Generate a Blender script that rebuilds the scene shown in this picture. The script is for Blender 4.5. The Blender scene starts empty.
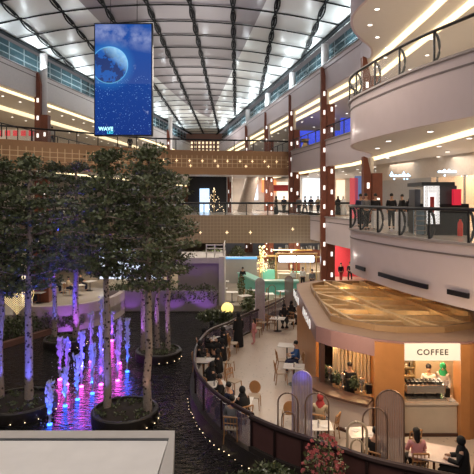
import bpy, math, random
from mathutils import Vector, Matrix
random.seed(7)
C = bpy.context.scene.collection
R = math.radians
EYE = 7.6; F = 500.0
L1, L2, L3 = 6.1, 12.4, 18.7

def P(x, y, Y):            # photo measurement -> point at depth Y
    return Vector(((x-237)*Y/F, Y, EYE-(y-199)*Y/F))
def G(x, y, z=0.0):        # photo measurement -> point on the level z
    Y = (EYE-z)*F/(y-199); return Vector(((x-237)*Y/F, Y, z))

# ------------------------------------------------------------------ materials
MATS = {}
def mat(name, col, rough=.6, metal=0, emit=None, es=0, var=.12, vs=6, bump=0, bs=40, trans=0, alpha=1, spec=.5):
    if name in MATS: return MATS[name]
    m = bpy.data.materials.new(name); m.use_nodes = True
    nt = m.node_tree; b = nt.nodes['Principled BSDF']
    b.inputs['Roughness'].default_value = rough; b.inputs['Metallic'].default_value = metal
    b.inputs['Specular IOR Level'].default_value = spec
    c4 = (*col, 1)
    tc = nt.nodes.new('ShaderNodeTexCoord')
    if var > 0:
        n = nt.nodes.new('ShaderNodeTexNoise'); n.inputs['Scale'].default_value = vs; n.inputs['Detail'].default_value = 4
        nt.links.new(tc.outputs['Object'], n.inputs['Vector'])
        mx = nt.nodes.new('ShaderNodeMix'); mx.data_type = 'RGBA'
        mx.inputs[6].default_value = (*[c*(1-var) for c in col], 1); mx.inputs[7].default_value = (*[min(1, c*(1+var)) for c in col], 1)
        nt.links.new(n.outputs['Fac'], mx.inputs[0]); nt.links.new(mx.outputs[2], b.inputs['Base Color'])
    else: b.inputs['Base Color'].default_value = c4
    if bump > 0:
        n2 = nt.nodes.new('ShaderNodeTexNoise'); n2.inputs['Scale'].default_value = bs; n2.inputs['Detail'].default_value = 3
        nt.links.new(tc.outputs['Object'], n2.inputs['Vector'])
        bp = nt.nodes.new('ShaderNodeBump'); bp.inputs['Strength'].default_value = bump; bp.inputs['Distance'].default_value = .05
        nt.links.new(n2.outputs['Fac'], bp.inputs['Height']); nt.links.new(bp.outputs[0], b.inputs['Normal'])
    if emit: b.inputs['Emission Color'].default_value = (*emit, 1); b.inputs['Emission Strength'].default_value = es
    if trans: b.inputs['Transmission Weight'].default_value = trans
    if alpha < 1: b.inputs['Alpha'].default_value = alpha
    MATS[name] = m; return m

def grid_mat(name, col, line, sx, sz, w=.08, rough=.5, metal=0, zr=None, line2=None):
    """procedural tiles / perforation grid: lines every sx (x) and sz (z)"""
    m = mat(name, col, rough, metal, var=.1); nt = m.node_tree; b = nt.nodes['Principled BSDF']
    tc = nt.nodes.new('ShaderNodeTexCoord'); sp = nt.nodes.new('ShaderNodeSeparateXYZ'); nt.links.new(tc.outputs['Object'], sp.inputs[0])
    def M(op, a, bb=None):
        n = nt.nodes.new('ShaderNodeMath'); n.operation = op
        for i, v in enumerate((a, bb)):
            if v is None: continue
            if isinstance(v, (int, float)): n.inputs[i].default_value = v
            else: nt.links.new(v, n.inputs[i])
        return n.outputs[0]
    lx = M('LESS_THAN', M('FRACT', M('DIVIDE', sp.outputs[0], sx)), w)
    lz = M('LESS_THAN', M('FRACT', M('DIVIDE', sp.outputs[2], sz)), w*sx/sz)
    f = M('MAXIMUM', lx, lz)
    if zr: f = M('MULTIPLY', f, M('MULTIPLY', M('GREATER_THAN', sp.outputs[2], zr[0]), M('LESS_THAN', sp.outputs[2], zr[1])))
    mx = nt.nodes.new('ShaderNodeMix'); mx.data_type = 'RGBA'
    src = b.inputs['Base Color'].links[0].from_socket
    nt.links.new(f, mx.inputs[0]); nt.links.new(src, mx.inputs[6]); mx.inputs[7].default_value = (*line, 1)
    nt.links.new(mx.outputs[2], b.inputs['Base Color']); return m

def terrazzo(name, col, speck):
    m = mat(name, col, .3, var=.08, vs=1.2); nt = m.node_tree; b = nt.nodes['Principled BSDF']
    tc = nt.nodes.new('ShaderNodeTexCoord'); v = nt.nodes.new('ShaderNodeTexVoronoi'); v.inputs['Scale'].default_value = 5
    nt.links.new(tc.outputs['Object'], v.inputs['Vector'])
    r = nt.nodes.new('ShaderNodeValToRGB'); r.color_ramp.elements[0].position = .12; r.color_ramp.elements[1].position = .2
    r.color_ramp.elements[0].color = (1, 1, 1, 1); r.color_ramp.elements[1].color = (0, 0, 0, 1)
    nt.links.new(v.outputs['Distance'], r.inputs[0])
    mx = nt.nodes.new('ShaderNodeMix'); mx.data_type = 'RGBA'; src = b.inputs['Base Color'].links[0].from_socket
    nt.links.new(r.outputs[0], mx.inputs[0]); nt.links.new(src, mx.inputs[6]); mx.inputs[7].default_value = (*speck, 1)
    nt.links.new(mx.outputs[2], b.inputs['Base Color']); return m

def glass(name, col=(.8, .9, .9), a=.035, rough=.05):
    return mat(name, col, rough, var=0, alpha=a, spec=.6)

WHITE = mat('white_plaster', (.62, .59, .58), .5)
LILAC = mat('lilac_render', (.57, .48, .50), .45, var=.06, vs=1.5)
SOFFIT = mat('soffit_paint', (.72, .68, .65), .5, var=.04)
COPPER = grid_mat('copper_perforated', (.42, .235, .12), (.80, .60, .36), .50, .42, .12, .38, .2, zr=(-1.65,-.45))
BRONZE = grid_mat('bronze_mesh', (.27, .195, .13), (.38, .29, .20), .30, .30, .12, .45, .2)
WOOD = mat('reddish_wood', (.19, .052, .026), .45, var=.3, vs=3)
OAK = mat('honey_oak', (.40, .20, .08), .42, var=.25, vs=4)
ORANGEWOOD = mat('orange_wood', (.46, .20, .065), .4, var=.18, vs=3)
MAUVE = mat('mauve_metal', (.30, .17, .16), .4, var=.06)
ROOFBR = mat('taupe_roof', (.40, .26, .175), .5, var=.12, vs=2)
GOLDW = mat('gold_timber', (.78, .54, .27), .45, var=.2)
GOLD = mat('brushed_gold', (.75, .52, .22), .3, .8, var=.1)
BLACK = mat('black_metal', (.012, .012, .014), .35, .3, var=.1)
RIB = mat('rib_black', (.005, .007, .008), .7, 0, var=.1, spec=.15)
DARKFR = mat('dark_frame', (.05, .055, .06), .4, .4)
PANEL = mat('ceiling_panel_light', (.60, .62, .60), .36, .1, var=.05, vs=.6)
PANEL_WEDGE = mat('ceiling_panel_wedge', (.21, .19, .20), .34, .15, var=.05, vs=.6)
WINDK = mat('night_window', (.03, .06, .07), .12, .1, var=.4, vs=1)
GLASS = glass('clear_glass'); GLASSB = glass('tinted_glass', (.35, .35, .42), .38)
SMOKE = glass('smoky_glass', (.16, .13, .20), .55, .12)
MARBLE = mat('cream_marble', (.55, .47, .38), .25, var=.2, vs=1.5)
TABLEW = mat('white_top', (.66, .62, .58), .3, var=.04)
CREAM = mat('cream_fabric', (.5, .41, .32), .8)
TEAL = mat('teal_lacquer', (.16, .55, .45), .35, var=.05)
BARK = mat('bark', (.36, .29, .25), .85, var=.3, vs=14, bump=.8, bs=20)
def speckle(m):
    nt = m.node_tree; b = nt.nodes['Principled BSDF']; tc = nt.nodes.new('ShaderNodeTexCoord'); v = nt.nodes.new('ShaderNodeTexVoronoi'); v.inputs['Scale'].default_value = 7
    nt.links.new(tc.outputs['Object'], v.inputs['Vector']); r = nt.nodes.new('ShaderNodeValToRGB'); r.color_ramp.elements[0].position = .25; r.color_ramp.elements[1].position = .38
    nt.links.new(v.outputs['Distance'], r.inputs[0]); mx = nt.nodes.new('ShaderNodeMix'); mx.data_type = 'RGBA'; src = b.inputs['Base Color'].links[0].from_socket
    nt.links.new(r.outputs[0], mx.inputs[0]); mx.inputs[6].default_value = (.05,.035,.03,1); nt.links.new(src, mx.inputs[7]); nt.links.new(mx.outputs[2], b.inputs['Base Color'])
speckle(BARK)
SOIL = mat('soil', (.03, .022, .018), .9, var=.4)
LEAF = mat('leaf_green', (.085, .105, .048), .42, var=.75, vs=5)
LEAF2 = mat('leaf_olive', (.12, .14, .05), .5, var=.4, vs=3)
PINKF = mat('pink_petal', (.85, .22, .22), .6, var=.3)
WHITEF = mat('white_petal', (.8, .75, .65), .6)
STONE = mat('dark_stone', (.035, .028, .025), .35, var=.4, vs=5, bump=.4)
CONC = mat('pale_concrete', (.42, .39, .36), .7, var=.15, vs=1.2)
SKIN = mat('skin', (.50, .28, .18), .55, var=.05)
HAIR = mat('black_hair', (.012, .01, .01), .6)
FLOORT = terrazzo('terrazzo', (.52, .43, .355), (.30, .24, .19))
FLOORG = mat('gallery_tile', (.52, .47, .42), .18, var=.06, vs=1)
WARM = mat('warm_light', (1, .8, .5), emit=(1, .80, .46), es=1.9, var=0)
WARM2 = mat('warm_soft_light', (1, .85, .6), emit=(1, .80, .5), es=1.15, var=0)
WLIGHT = mat('white_light', (1, 1, 1), emit=(1, .93, .84), es=2.6, var=0)
LAMPB = mat('column_lamp', (1,1,1), emit=(1,.93,.86), es=1.1, var=0)
CLIGHT = mat('cool_light', (.8, .9, 1), emit=(.72, .88, 1), es=5, var=0)
SIGNW = mat('sign_glow', (.5, .46, .38), emit=(1, .86, .66), es=.62, var=0)
def cloth(n, c, r=.85): return mat('cloth_'+n, c, r, var=.15, vs=10)
CL = dict(black=cloth('black', (.010, .010, .012)), blue=cloth('blue', (.03, .09, .26)), pink=cloth('pink', (.62, .28, .30)),
          white=cloth('white', (.7, .68, .66)), red=cloth('red', (.34, .035, .035)), green=cloth('green', (.03, .42, .16)),
          grey=cloth('grey', (.16, .16, .17)), navy=cloth('navy', (.02, .025, .06)), tan=cloth('tan', (.42, .33, .22)), denim=cloth('denim', (.06, .09, .16)))

# ------------------------------------------------------------------ mesh builder
class MB:
    def __init__(s): s.v = []; s.f = []; s.m = []; s.k = 0
    def add(s, vs, fs):
        o = len(s.v); s.v += [Vector(v) for v in vs]; s.f += [[i+o for i in f] for f in fs]; s.m += [s.k]*len(fs); return s
    def box(s, a, b, rz=0, piv=None):
        x0, y0, z0 = a; x1, y1, z1 = b
        vs = [Vector(p) for p in ((x0,y0,z0),(x1,y0,z0),(x1,y1,z0),(x0,y1,z0),(x0,y0,z1),(x1,y0,z1),(x1,y1,z1),(x0,y1,z1))]
        if rz:
            p = Vector(piv or ((x0+x1)/2, (y0+y1)/2, 0)); M = Matrix.Rotation(rz, 3, 'Z'); vs = [M@(v-p)+p for v in vs]
        return s.add(vs, [(0,3,2,1),(4,5,6,7),(0,1,5,4),(1,2,6,5),(2,3,7,6),(3,0,4,7)])
    def prism(s, poly, z0, z1):
        n = len(poly); a = sum(poly[i][0]*poly[(i+1)%n][1]-poly[(i+1)%n][0]*poly[i][1] for i in range(n))
        if a < 0: poly = poly[::-1]
        return s.add([(p[0], p[1], z0) for p in poly]+[(p[0], p[1], z1) for p in poly],
            [list(range(n))[::-1], list(range(n, 2*n))]+[(i, (i+1)%n, n+(i+1)%n, n+i) for i in range(n)])
    def tube(s, pts, r, n=8, cap=True, close=False):
        pts = [Vector(p) for p in pts]; N = len(pts); rs = r if isinstance(r, (list, tuple)) else [r]*N
        vs = []; up0 = None
        for i, p in enumerate(pts):
            if close: t = pts[(i+1)%N]-pts[i-1]
            else: t = pts[min(i+1, N-1)]-pts[max(i-1, 0)]
            if t.length < 1e-9: t = Vector((0,0,1))
            t.normalize()
            ref = up0 if up0 is not None else (Vector((0,0,1)) if abs(t.z) < .9 else Vector((1,0,0)))
            a = t.cross(ref)
            if a.length < 1e-4: a = t.cross(Vector((0,1,0)))
            a.normalize(); b = t.cross(a).normalized(); up0 = -b if False else ref
            for k in range(n):
                th = 2*math.pi*k/n; vs.append(p+(a*math.cos(th)+b*math.sin(th))*rs[i])
        fs = []
        for i in range(N if close else N-1):
            j = (i+1) % N
            for k in range(n): fs.append((i*n+k, i*n+(k+1)%n, j*n+(k+1)%n, j*n+k))
        if cap and not close: fs += [list(range(n))[::-1], list(range((N-1)*n, N*n))]
        return s.add(vs, fs)
    def lathe(s, prof, c=(0,0,0), n=24, sx=1, sy=1):
        vs = []; c = Vector(c)
        for r, z in prof:
            for k in range(n):
                t = 2*math.pi*k/n; vs.append(c+Vector((r*sx*math.cos(t), r*sy*math.sin(t), z)))
        m = len(prof); fs = [(i*n+k, i*n+(k+1)%n, (i+1)*n+(k+1)%n, (i+1)*n+k) for i in range(m-1) for k in range(n)]
        fs += [list(range(n))[::-1], list(range((m-1)*n, m*n))]
        return s.add(vs, fs)
    def ball(s, c, r, n=10, sc=(1,1,1)):
        c = Vector(c); pr = []
        vs = []; fs = []; h = max(4, n//2)
        for i in range(1, h):
            a = math.pi*i/h
            for k in range(n):
                t = 2*math.pi*k/n; vs.append(c+Vector((r*sc[0]*math.sin(a)*math.cos(t), r*sc[1]*math.sin(a)*math.sin(t), -r*sc[2]*math.cos(a))))
        for i in range(h-2):
            for k in range(n): fs.append((i*n+k, i*n+(k+1)%n, (i+1)*n+(k+1)%n, (i+1)*n+k))
        b = len(vs); vs += [c-Vector((0,0,r*sc[2])), c+Vector((0,0,r*sc[2]))]
        for k in range(n): fs += [(b, (k+1)%n, k), (b+1, (h-2)*n+k, (h-2)*n+(k+1)%n)]
        return s.add(vs, fs)
    def strip(s, pts, z0, z1, t=.03, nrm=None):
        """vertical wall of thickness t following a plan polyline"""
        N = len(pts)
        for side in range(1):
            pass
        off = []
        for i in range(N):
            a = Vector(pts[max(i-1,0)][:2]); b = Vector(pts[min(i+1,N-1)][:2]); d = (b-a).normalized(); off.append(Vector((-d.y, d.x))*t)
        vs = []
        for i in range(N):
            p = Vector(pts[i][:2]); q = p+off[i]
            vs += [(p.x,p.y,z0),(p.x,p.y,z1),(q.x,q.y,z1),(q.x,q.y,z0)]
        fs = []
        for i in range(N-1):
            a = i*4; b = a+4
            for k in range(4): fs.append((a+k, a+(k+1)%4, b+(k+1)%4, b+k))
        fs += [(0,3,2,1), (N*4-4,N*4-3,N*4-2,N*4-1)]
        return s.add(vs, fs)
    def build(s, name, mats, parent=None, off=(0,0,0), smooth=False, bevel=0, own=True):
        me = bpy.data.meshes.new(name); o = Vector(off)
        me.from_pydata([tuple(v-o) for v in s.v], [], s.f); me.validate(); 
        if not isinstance(mats, (list, tuple)): mats = [mats]
        for m in mats: me.materials.append(m)
        if len(mats) > 1:
            for i, p in enumerate(me.polygons): p.material_index = s.m[i]
        if smooth: me.polygons.foreach_set('use_smooth', [True]*len(me.polygons))
        me.update()
        ob = bpy.data.objects.new(name, me); C.objects.link(ob)
        if bevel:
            bv = ob.modifiers.new('b', 'BEVEL'); bv.width = bevel; bv.segments = 2; bv.limit_method = 'ANGLE'
        if smooth:
            try: me.set_sharp_from_angle(angle=R(40))
            except Exception: pass
        if parent: ob.parent = parent
        return ob

def thing(name, label, cat, loc=(0,0,0), rz=0, group=None):
    o = bpy.data.objects.new(name, None); C.objects.link(o); o.empty_display_size = .2
    o.location = loc; o.rotation_euler = (0,0,rz); o['label'] = label; o['category'] = cat
    if group: o['group'] = group
    return o
def tag(o, label, cat, group=None, kind=None):
    o['label'] = label; o['category'] = cat
    if group: o['group'] = group
    if kind: o['kind'] = kind
    return o
def struct(o, label=None):
    o['kind'] = 'structure'
    if label: o['label'] = label
    return o
def kids(o): return [c for c in KID.get(o.name, [])]
KID = {}
def dup(root, loc, rz, label, group=None, scale=None):
    r = root.copy(); C.objects.link(r); r.location = loc; r.rotation_euler = (0,0,rz); r['label'] = label
    if group: r['group'] = group
    if scale: r.scale = (scale,)*3
    allk = [c for c in bpy.data.objects if c.parent == root]
    for ch in allk:
        c = ch.copy(); C.objects.link(c); c.parent = r
        for g in [x for x in bpy.data.objects if x.parent == ch]:
            d = g.copy(); C.objects.link(d); d.parent = c
    return r

def crom(pts, n=6):
    out = []
    for i in range(len(pts)-1):
        p0 = Vector(pts[max(i-1,0)]); p1 = Vector(pts[i]); p2 = Vector(pts[i+1]); p3 = Vector(pts[min(i+2,len(pts)-1)])
        for k in range(n):
            t = k/n; out.append(tuple(.5*((2*p1)+(p2-p0)*t+(2*p0-5*p1+4*p2-p3)*t*t+(3*p1-p0-3*p2+p3)*t**3)))
    out.append(tuple(pts[-1])); return out
def arclen(pts):
    L = [0]
    for a, b in zip(pts, pts[1:]): L.append(L[-1]+(Vector(b)-Vector(a)).length)
    return L
def at_len(pts, L, s):
    for i in range(len(pts)-1):
        if L[i+1] >= s:
            t = (s-L[i])/max(1e-6, L[i+1]-L[i]); a = Vector(pts[i]); b = Vector(pts[i+1]); return a.lerp(b, t), (b-a).normalized()
    return Vector(pts[-1]), (Vector(pts[-1])-Vector(pts[-2])).normalized()
def sub(pts, step):
    L = arclen(pts); n = max(1, round(L[-1]/step)); return [at_len(pts, L, L[-1]*i/n) for i in range(n+1)]
def offset(pts, d):
    out = []
    for i in range(len(pts)):
        a = Vector(pts[max(i-1,0)]); b = Vector(pts[min(i+1,len(pts)-1)]); t = (b-a).normalized(); out.append((pts[i][0]+t.y*d, pts[i][1]-t.x*d))
    return out

def text_obj(body, name, m, size, parent, loc, rot, extrude=.02, spacing=1, bold=0):
    cu = bpy.data.curves.new(name, 'FONT'); cu.body = body; cu.size = size; cu.extrude = extrude; cu.space_character = spacing; cu.offset = bold
    cu.align_x = 'CENTER'; cu.align_y = 'CENTER'
    t = bpy.data.objects.new('tmp', cu); C.objects.link(t); dg = bpy.context.evaluated_depsgraph_get()
    me = bpy.data.meshes.new_from_object(t.evaluated_get(dg)); bpy.data.objects.remove(t)
    me.materials.clear(); me.materials.append(m)
    o = bpy.data.objects.new(name, me); C.objects.link(o); o.location = loc; o.rotation_euler = rot
    if parent: o.parent = parent
    return o

def area(loc, rot, sx, sy, e, col=(1,.85,.65)):
    l = bpy.data.lights.new('lamp', 'AREA'); l.shape = 'RECTANGLE'; l.size = sx; l.size_y = sy; l.energy = e; l.color = col
    o = bpy.data.objects.new('lamp', l); C.objects.link(o); o.location = loc; o.rotation_euler = rot; return o
def point(loc, e, col=(1,.8,.55), r=.1):
    l = bpy.data.lights.new('lamp', 'POINT'); l.energy = e; l.color = col; l.shadow_soft_size = r
    o = bpy.data.objects.new('lamp', l); C.objects.link(o); o.location = loc; return o
def spot(loc, tgt, e, ang, col, r=.05, blend=.5):
    l = bpy.data.lights.new('lamp', 'SPOT'); l.energy = e; l.color = col; l.spot_size = R(ang); l.spot_blend = blend; l.shadow_soft_size = r
    o = bpy.data.objects.new('lamp', l); C.objects.link(o); o.location = loc
    o.rotation_euler = (Vector(tgt)-Vector(loc)).to_track_quat('-Z', 'Y').to_euler(); return o

# ================================================================== HALL SHAPE
def wl(Y): return -18.5+.15*(Y-39)
def wr(Y): return 8.6-.19*(Y-34.6)
def zc(X, Y):
    c = (wl(Y)+wr(Y))/2; w = (wr(Y)-wl(Y))/2
    return 20.6+1.65*(w*w-(X-c)**2)/182.0
RO = crom([(13.2,7.5),(11.6,9.6),(10.2,11.7),(8.85,14),(7.68,16.3),(6.65,19),(5.98,22),(5.68,24.3),(6.05,26.2),(6.9,28),(8.0,29.8),(8.55,32),(8.6,34.6)])
RO += [(wr(y), y) for y in range(38, 101, 4)]
RO = [(float(a), float(b)) for a, b in RO]
LO = [(wl(y), float(y)) for y in range(20, 101, 4)]
YN = [37.6+3.12*n for n in range(-6, 21)]

# ------------------------------------------------------------------ ceiling
cm = MB()
rows = []
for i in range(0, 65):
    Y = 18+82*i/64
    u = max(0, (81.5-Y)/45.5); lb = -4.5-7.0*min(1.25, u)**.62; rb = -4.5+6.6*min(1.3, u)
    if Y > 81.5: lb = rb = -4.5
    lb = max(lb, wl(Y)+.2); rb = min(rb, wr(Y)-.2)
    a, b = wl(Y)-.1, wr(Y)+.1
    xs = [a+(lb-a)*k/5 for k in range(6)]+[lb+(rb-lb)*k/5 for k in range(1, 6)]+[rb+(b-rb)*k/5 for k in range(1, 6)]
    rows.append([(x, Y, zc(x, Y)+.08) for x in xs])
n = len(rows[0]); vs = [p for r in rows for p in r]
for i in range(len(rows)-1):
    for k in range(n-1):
        cm.k = 1 if 5 <= k < 10 else 0  # middle columns take the darker tone, a wedge narrowing to the far end
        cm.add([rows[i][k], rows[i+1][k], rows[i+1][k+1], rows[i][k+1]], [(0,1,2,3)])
ceil = struct(cm.build('ceiling', [PANEL, PANEL_WEDGE]), 'vaulted atrium ceiling of metal panels, darker in a central wedge')
def barstrip(mb, pts, wdt, th):
    pts = [Vector(p) for p in pts]
    for a, b in zip(pts, pts[1:]):
        d = (b-a).normalized(); s = d.cross(Vector((0,0,1))).normalized()*wdt/2; u = Vector((0,0,th))
        mb.add([a-s-u, a+s-u, b+s-u, b-s-u, a-s, a+s, b+s, b-s], [(0,3,2,1),(4,5,6,7),(0,1,5,4),(1,2,6,5),(2,3,7,6),(3,0,4,7)])
for Y in YN:
    mb = MB(); barstrip(mb, [(x, Y, zc(x, Y)+.02) for x in [wl(Y)+(wr(Y)-wl(Y))*k/14 for k in range(15)]], .16, .05)
    mb.build('cross_rib', RIB, ceil)
for k in range(-7, 5):
    X = -.3+3.2*k; mb = MB(); any_ = False
    for y0, y1 in zip(YN, YN[1:]):
        if not (wl(y0)+.1 < X < wr(y0)-.1 and wl(y1)+.1 < X < wr(y1)-.1): continue
        any_ = True
        for sgn in (-1, 1):
            pts = []
            for q in range(7):
                t = q/6; yy = y0+(y1-y0)*t; xx = X+sgn*(.015+.16*math.sin(math.pi*t)); pts.append((xx, yy, zc(xx, yy)-.02-.05*math.sin(math.pi*t)))
            barstrip(mb, pts, .11, .05)
        barstrip(mb, [(X, y0+.8, zc(X, y0)-.01), (X, y1-.8, zc(X, y1)-.01)], .16, .03)
        mb.tube([(X, y0, zc(X, y0)+.1), (X, y0, zc(X, y0)-.08)], .12, 8)
    if any_: mb.build('long_rib', RIB, ceil)
for fn, s in ((wl, 1), (wr, -1)):
    mb = MB(); barstrip(mb, [(fn(y)+s*.25, y, zc(fn(y)+s*.25, y)) for y in YN], .35, .12); mb.build('edge_rib', RIB, ceil)

# clerestory windows between the top gallery and the ceiling
for nm, fn, s in (('window_1', wl, -1), ('window_2', wr, 1)):
    pts = [(fn(y)+s*.9, float(y)) for y in range(20, 101, 4)]
    w = struct(MB().strip(pts, L3, 20.75, .05).build(nm, WINDK), 'dark strip of clerestory windows')
    mb = MB()
    for p, d in sub(pts, 2.2): mb.box((p.x-.06, p.y-.06, L3), (p.x+.06, p.y+.06, 20.7))
    for z in (18.8, 19.6, 20.2): mb.strip([(a-s*.08, b) for a, b in pts], z, z+.07, .05)
    mb.build('window_frame', mat('mullion', (.2,.24,.25), .4, .3), w)

# ------------------------------------------------------------------ galleries
def railing(pts, z, label, curved=False, step=1.5, mg=GLASS, base=True, h=1.1, postm=BLACK, rr=.05):
    L = arclen(pts); p0 = pts[0]
    t = thing('glass_railing', label, 'railing', (p0[0], p0[1], z))
    o = (p0[0], p0[1], z)
    MB().tube([(a, b, z+h) for a, b in pts], rr, 8).build('handrail', postm, t, o, smooth=True)
    MB().strip(pts, z+.08, z+h-.12, .02).build('glass_panel', mg, t, o)
    nodes = sub(pts, step)
    for i, (p, d) in enumerate(nodes[:98]):
        mb = MB(); nrm = Vector((d.y, -d.x))   # right hand side
        mb.tube([(p.x, p.y, z), (p.x, p.y, z+h)], .045, 6)
        po = mb.build('post', postm, t, o); mb = MB()
        if curved:
            a = []
            for k in range(9):
                th = math.pi*k/8; a.append((p.x+nrm.x*(.24*math.sin(th)), p.y+nrm.y*(.24*math.sin(th)), z+.55-.5*math.cos(th)))
            mb.tube(a, .05, 6); mb.build('bow', postm, po, o)
    return t

def gallery(pts, xfar, z, side, name_lab, thick=2.1, coves=(), lights=(), fm=LILAC, lip=True):
    poly = list(pts)+[(xfar, pts[-1][1]), (xfar, pts[0][1])]
    o = (pts[0][0], pts[0][1], z)
    t = thing('balcony', name_lab, 'balcony', o)
    MB().prism(poly, z-.35, z).build('deck', FLOORG, t, o)
    MB().prism(poly, z-thick, z-thick+.2).build('soffit', SOFFIT, t, o)
    sg = -1 if side == 'right' else 1
    fp = offset(pts, .06*(-1 if side == 'right' else 1))
    MB().strip(fp, z-thick-.02, z+.05, .12*(-1 if side=='right' else 1)).build('fascia', fm, t, o)
    if lip:
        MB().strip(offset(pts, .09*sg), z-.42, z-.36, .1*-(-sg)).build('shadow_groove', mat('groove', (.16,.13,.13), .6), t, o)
        MB().strip(offset(pts, .16*sg), z-.02, z+.07, .2*sg).build('coping', mat('coping', (.30,.27,.27), .4), t, o)
    for d, wdt, mm in coves:
        q = offset(pts, -d*sg) if side == 'left' else [(9.55-.02*12+(d-2.6)*.75, 11.0), (9.35+(d-2.6)*.72, 24), (9.1+(d-2.6)*.7, 32)]+[(wr(y)+1.0+(d-2.6)*.7, float(y)) for y in range(38, 99, 6)]
        MB().strip(q, z-thick-.16, z-thick-.002, wdt).build('cove_light', mm, t, o)
    i = 0
    for d, step, y0, y1 in lights:
        q = offset(pts, -d*sg)
        for p, dd in sub(q, step):
            if not (y0 < p.y < y1) or i > 95: continue
            i += 1
            dl = MB().lathe([(.15,0),(.15,.03)], (p.x, p.y, z-thick-.03), 12).build('downlight', SOFFIT, t, o); MB().lathe([(.11,0),(.11,.01)], (p.x, p.y, z-thick-.045), 12).build('lens', WLIGHT, dl, o)
    return t
gallery(RO, 30, L3, 'right', 'curved pale top gallery edge on the right with warm light strips', coves=((2.6,.3,WARM),(4.6,.3,WARM)), lights=((.9,2.2,12,36),(3.4,3.4,14,90),(6.2,3.4,14,90)))
gallery(RO, 30, L2, 'right', 'curved lilac middle balcony bulging out on the right', coves=((2.6,.3,WARM),), lights=((1.2,3.4,12,36),(4.2,3.4,14,60),(6.8,3.6,14,60)))
gallery(RO, 30, L1, 'right', 'curved lilac lowest balcony on the right carrying shoppers, above the coffee kiosk', coves=(), lights=((3,4,14,60),))
gallery(LO, -36, L3, 'left', 'long pale top gallery on the left with glowing light coves', fm=WHITE, coves=((.7,.25,WARM),(5.5,.9,WARM2)), lights=((2.6,2.6,30,90),(8.4,2.6,30,90)))
gallery([p for p in LO if p[1] >= 44], -36, L2, 'left', 'middle gallery on the left reached by the copper footbridge', coves=((.7,.25,WARM),), lights=((3,3,30,90),))
gallery([(a-2, b) for a, b in LO], -36, L1, 'left', 'lowest gallery on the left behind the tree crowns', coves=(), lights=((3,4,30,90),))
# vent slots in the lowest fascia
for (xa, xb) in ((384,433),(453,474),(361,370)):
    def onedge(px):
        k = (px-237)/500
        for a, b in zip(RO[8:], RO[9:]):
            fa = a[0]-k*a[1]; fb = b[0]-k*b[1]
            if fa*fb <= 0 and a[1] < 27: t_ = fa/(fa-fb); return (a[0]+(b[0]-a[0])*t_, a[1]+(b[1]-a[1])*t_)
        return RO[20]
    a = onedge(xb); b = onedge(xa); q = [a] + [p for p in RO if a[1] < p[1] < b[1]] + [b]
    if len(q) > 1:
        tag(MB().strip(offset(q, -.2), 4.38, 4.55, .08).build('vent_grille', BLACK), {384:'long dark vent slot in the lowest right balcony front above the kiosk roof',453:'dark vent slot at the right edge of the picture in the lowest balcony front',361:'short dark vent slot near the left end of the lowest right balcony front'}[xa], 'vent')

seg = [p for p in RO if p[1] < 33]
railing(offset(seg, -.1), L1+.05, 'curved glass railing with black bowed posts around the lowest right balcony, shoppers behind it', True, 1.75, GLASS, rr=.065)
railing(offset(seg, -.1), L2+.05, 'curved glass railing with black bowed posts on the middle right balcony', True, 2.0, GLASS, rr=.065)
segf = [p for p in RO if p[1] >= 33 and p[1] < 60]
railing(segf, L2+.05, 'straight glass railing of the middle right gallery beyond the curve', False, 2, GLASS)
railing([p for p in LO if p[1] > 22], L2+.05, 'glass railing of the middle left gallery', False, 2.2, GLASS)

# gallery back walls
wm = mat('shop_wall', (.62,.54,.46), .5)
w = struct(MB().strip([(14.5+.0*y, y) for y in (6, 60, 100)], L2-.3, L3-2, .3).build('wall_right', wm))
w = struct(MB().strip([(-28, 10), (-27, 60), (-22, 100)], 0, L3, .3).build('wall_left', wm))
b = thing('shop_banner', 'deep blue starry shop hoarding on the middle right gallery', 'banner', (13.6, 44, L2))
MB().box((6.3,57,L2),(12,57.2,L2+3.0), 0).build('panel', mat('blue_hoarding', (.01,.03,.35), .4, emit=(.02,.06,.75), es=.7, var=.9, vs=3), b, (13.6,44,L2))
b2 = thing('shop_banner', 'blue hoarding behind the brown column on the middle right gallery', 'banner', (10.2,36,L2))
MB().box((8.3,40,L2),(11.6,40.2,L2+1.7)).build('panel', MATS['blue_hoarding'], b2, (10.2,36,L2))
s_ = thing('shop_sign', 'red and white shop sign band on the middle left gallery', 'sign', (-22,46,L2))
mb = MB(); mb.box((-24.5,46,L2+.5),(-17.5,46.1,L2+1.6)); mb.build('board', CL['white'], s_, (-22,46,L2))
mb = MB()
for k in range(9): mb.box((-24.2+k*.72,45.95,L2+1.0),(-23.75+k*.72,46,L2+1.5))
mb.build('lettering', mat('red_sign', (.6,.03,.05), .5, emit=(.7,.05,.06), es=.5, var=0), s_, (-22,46,L2))

# far end of the hall
ew = struct(MB().box((-11,100,0),(-2.5,100.4,20.7)).build('wall_back', mat('end_wall', (.20,.08,.045), .5, var=.3)))
mb = MB()
for i in range(9):
    for j in range(3): mb.box((-9.2+i*.75,99.85,17.0+j*.8),(-8.85+i*.75,99.95,17.45+j*.8))
mb.build('lit_shelf', WARM2, ew)
tag(MB().box((-10.4,98,L2),(-3.9,99.7,17.0)).build('long_counter', WOOD), 'dark brown counter with small lamps at the far end of the hall', 'counter')

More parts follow.
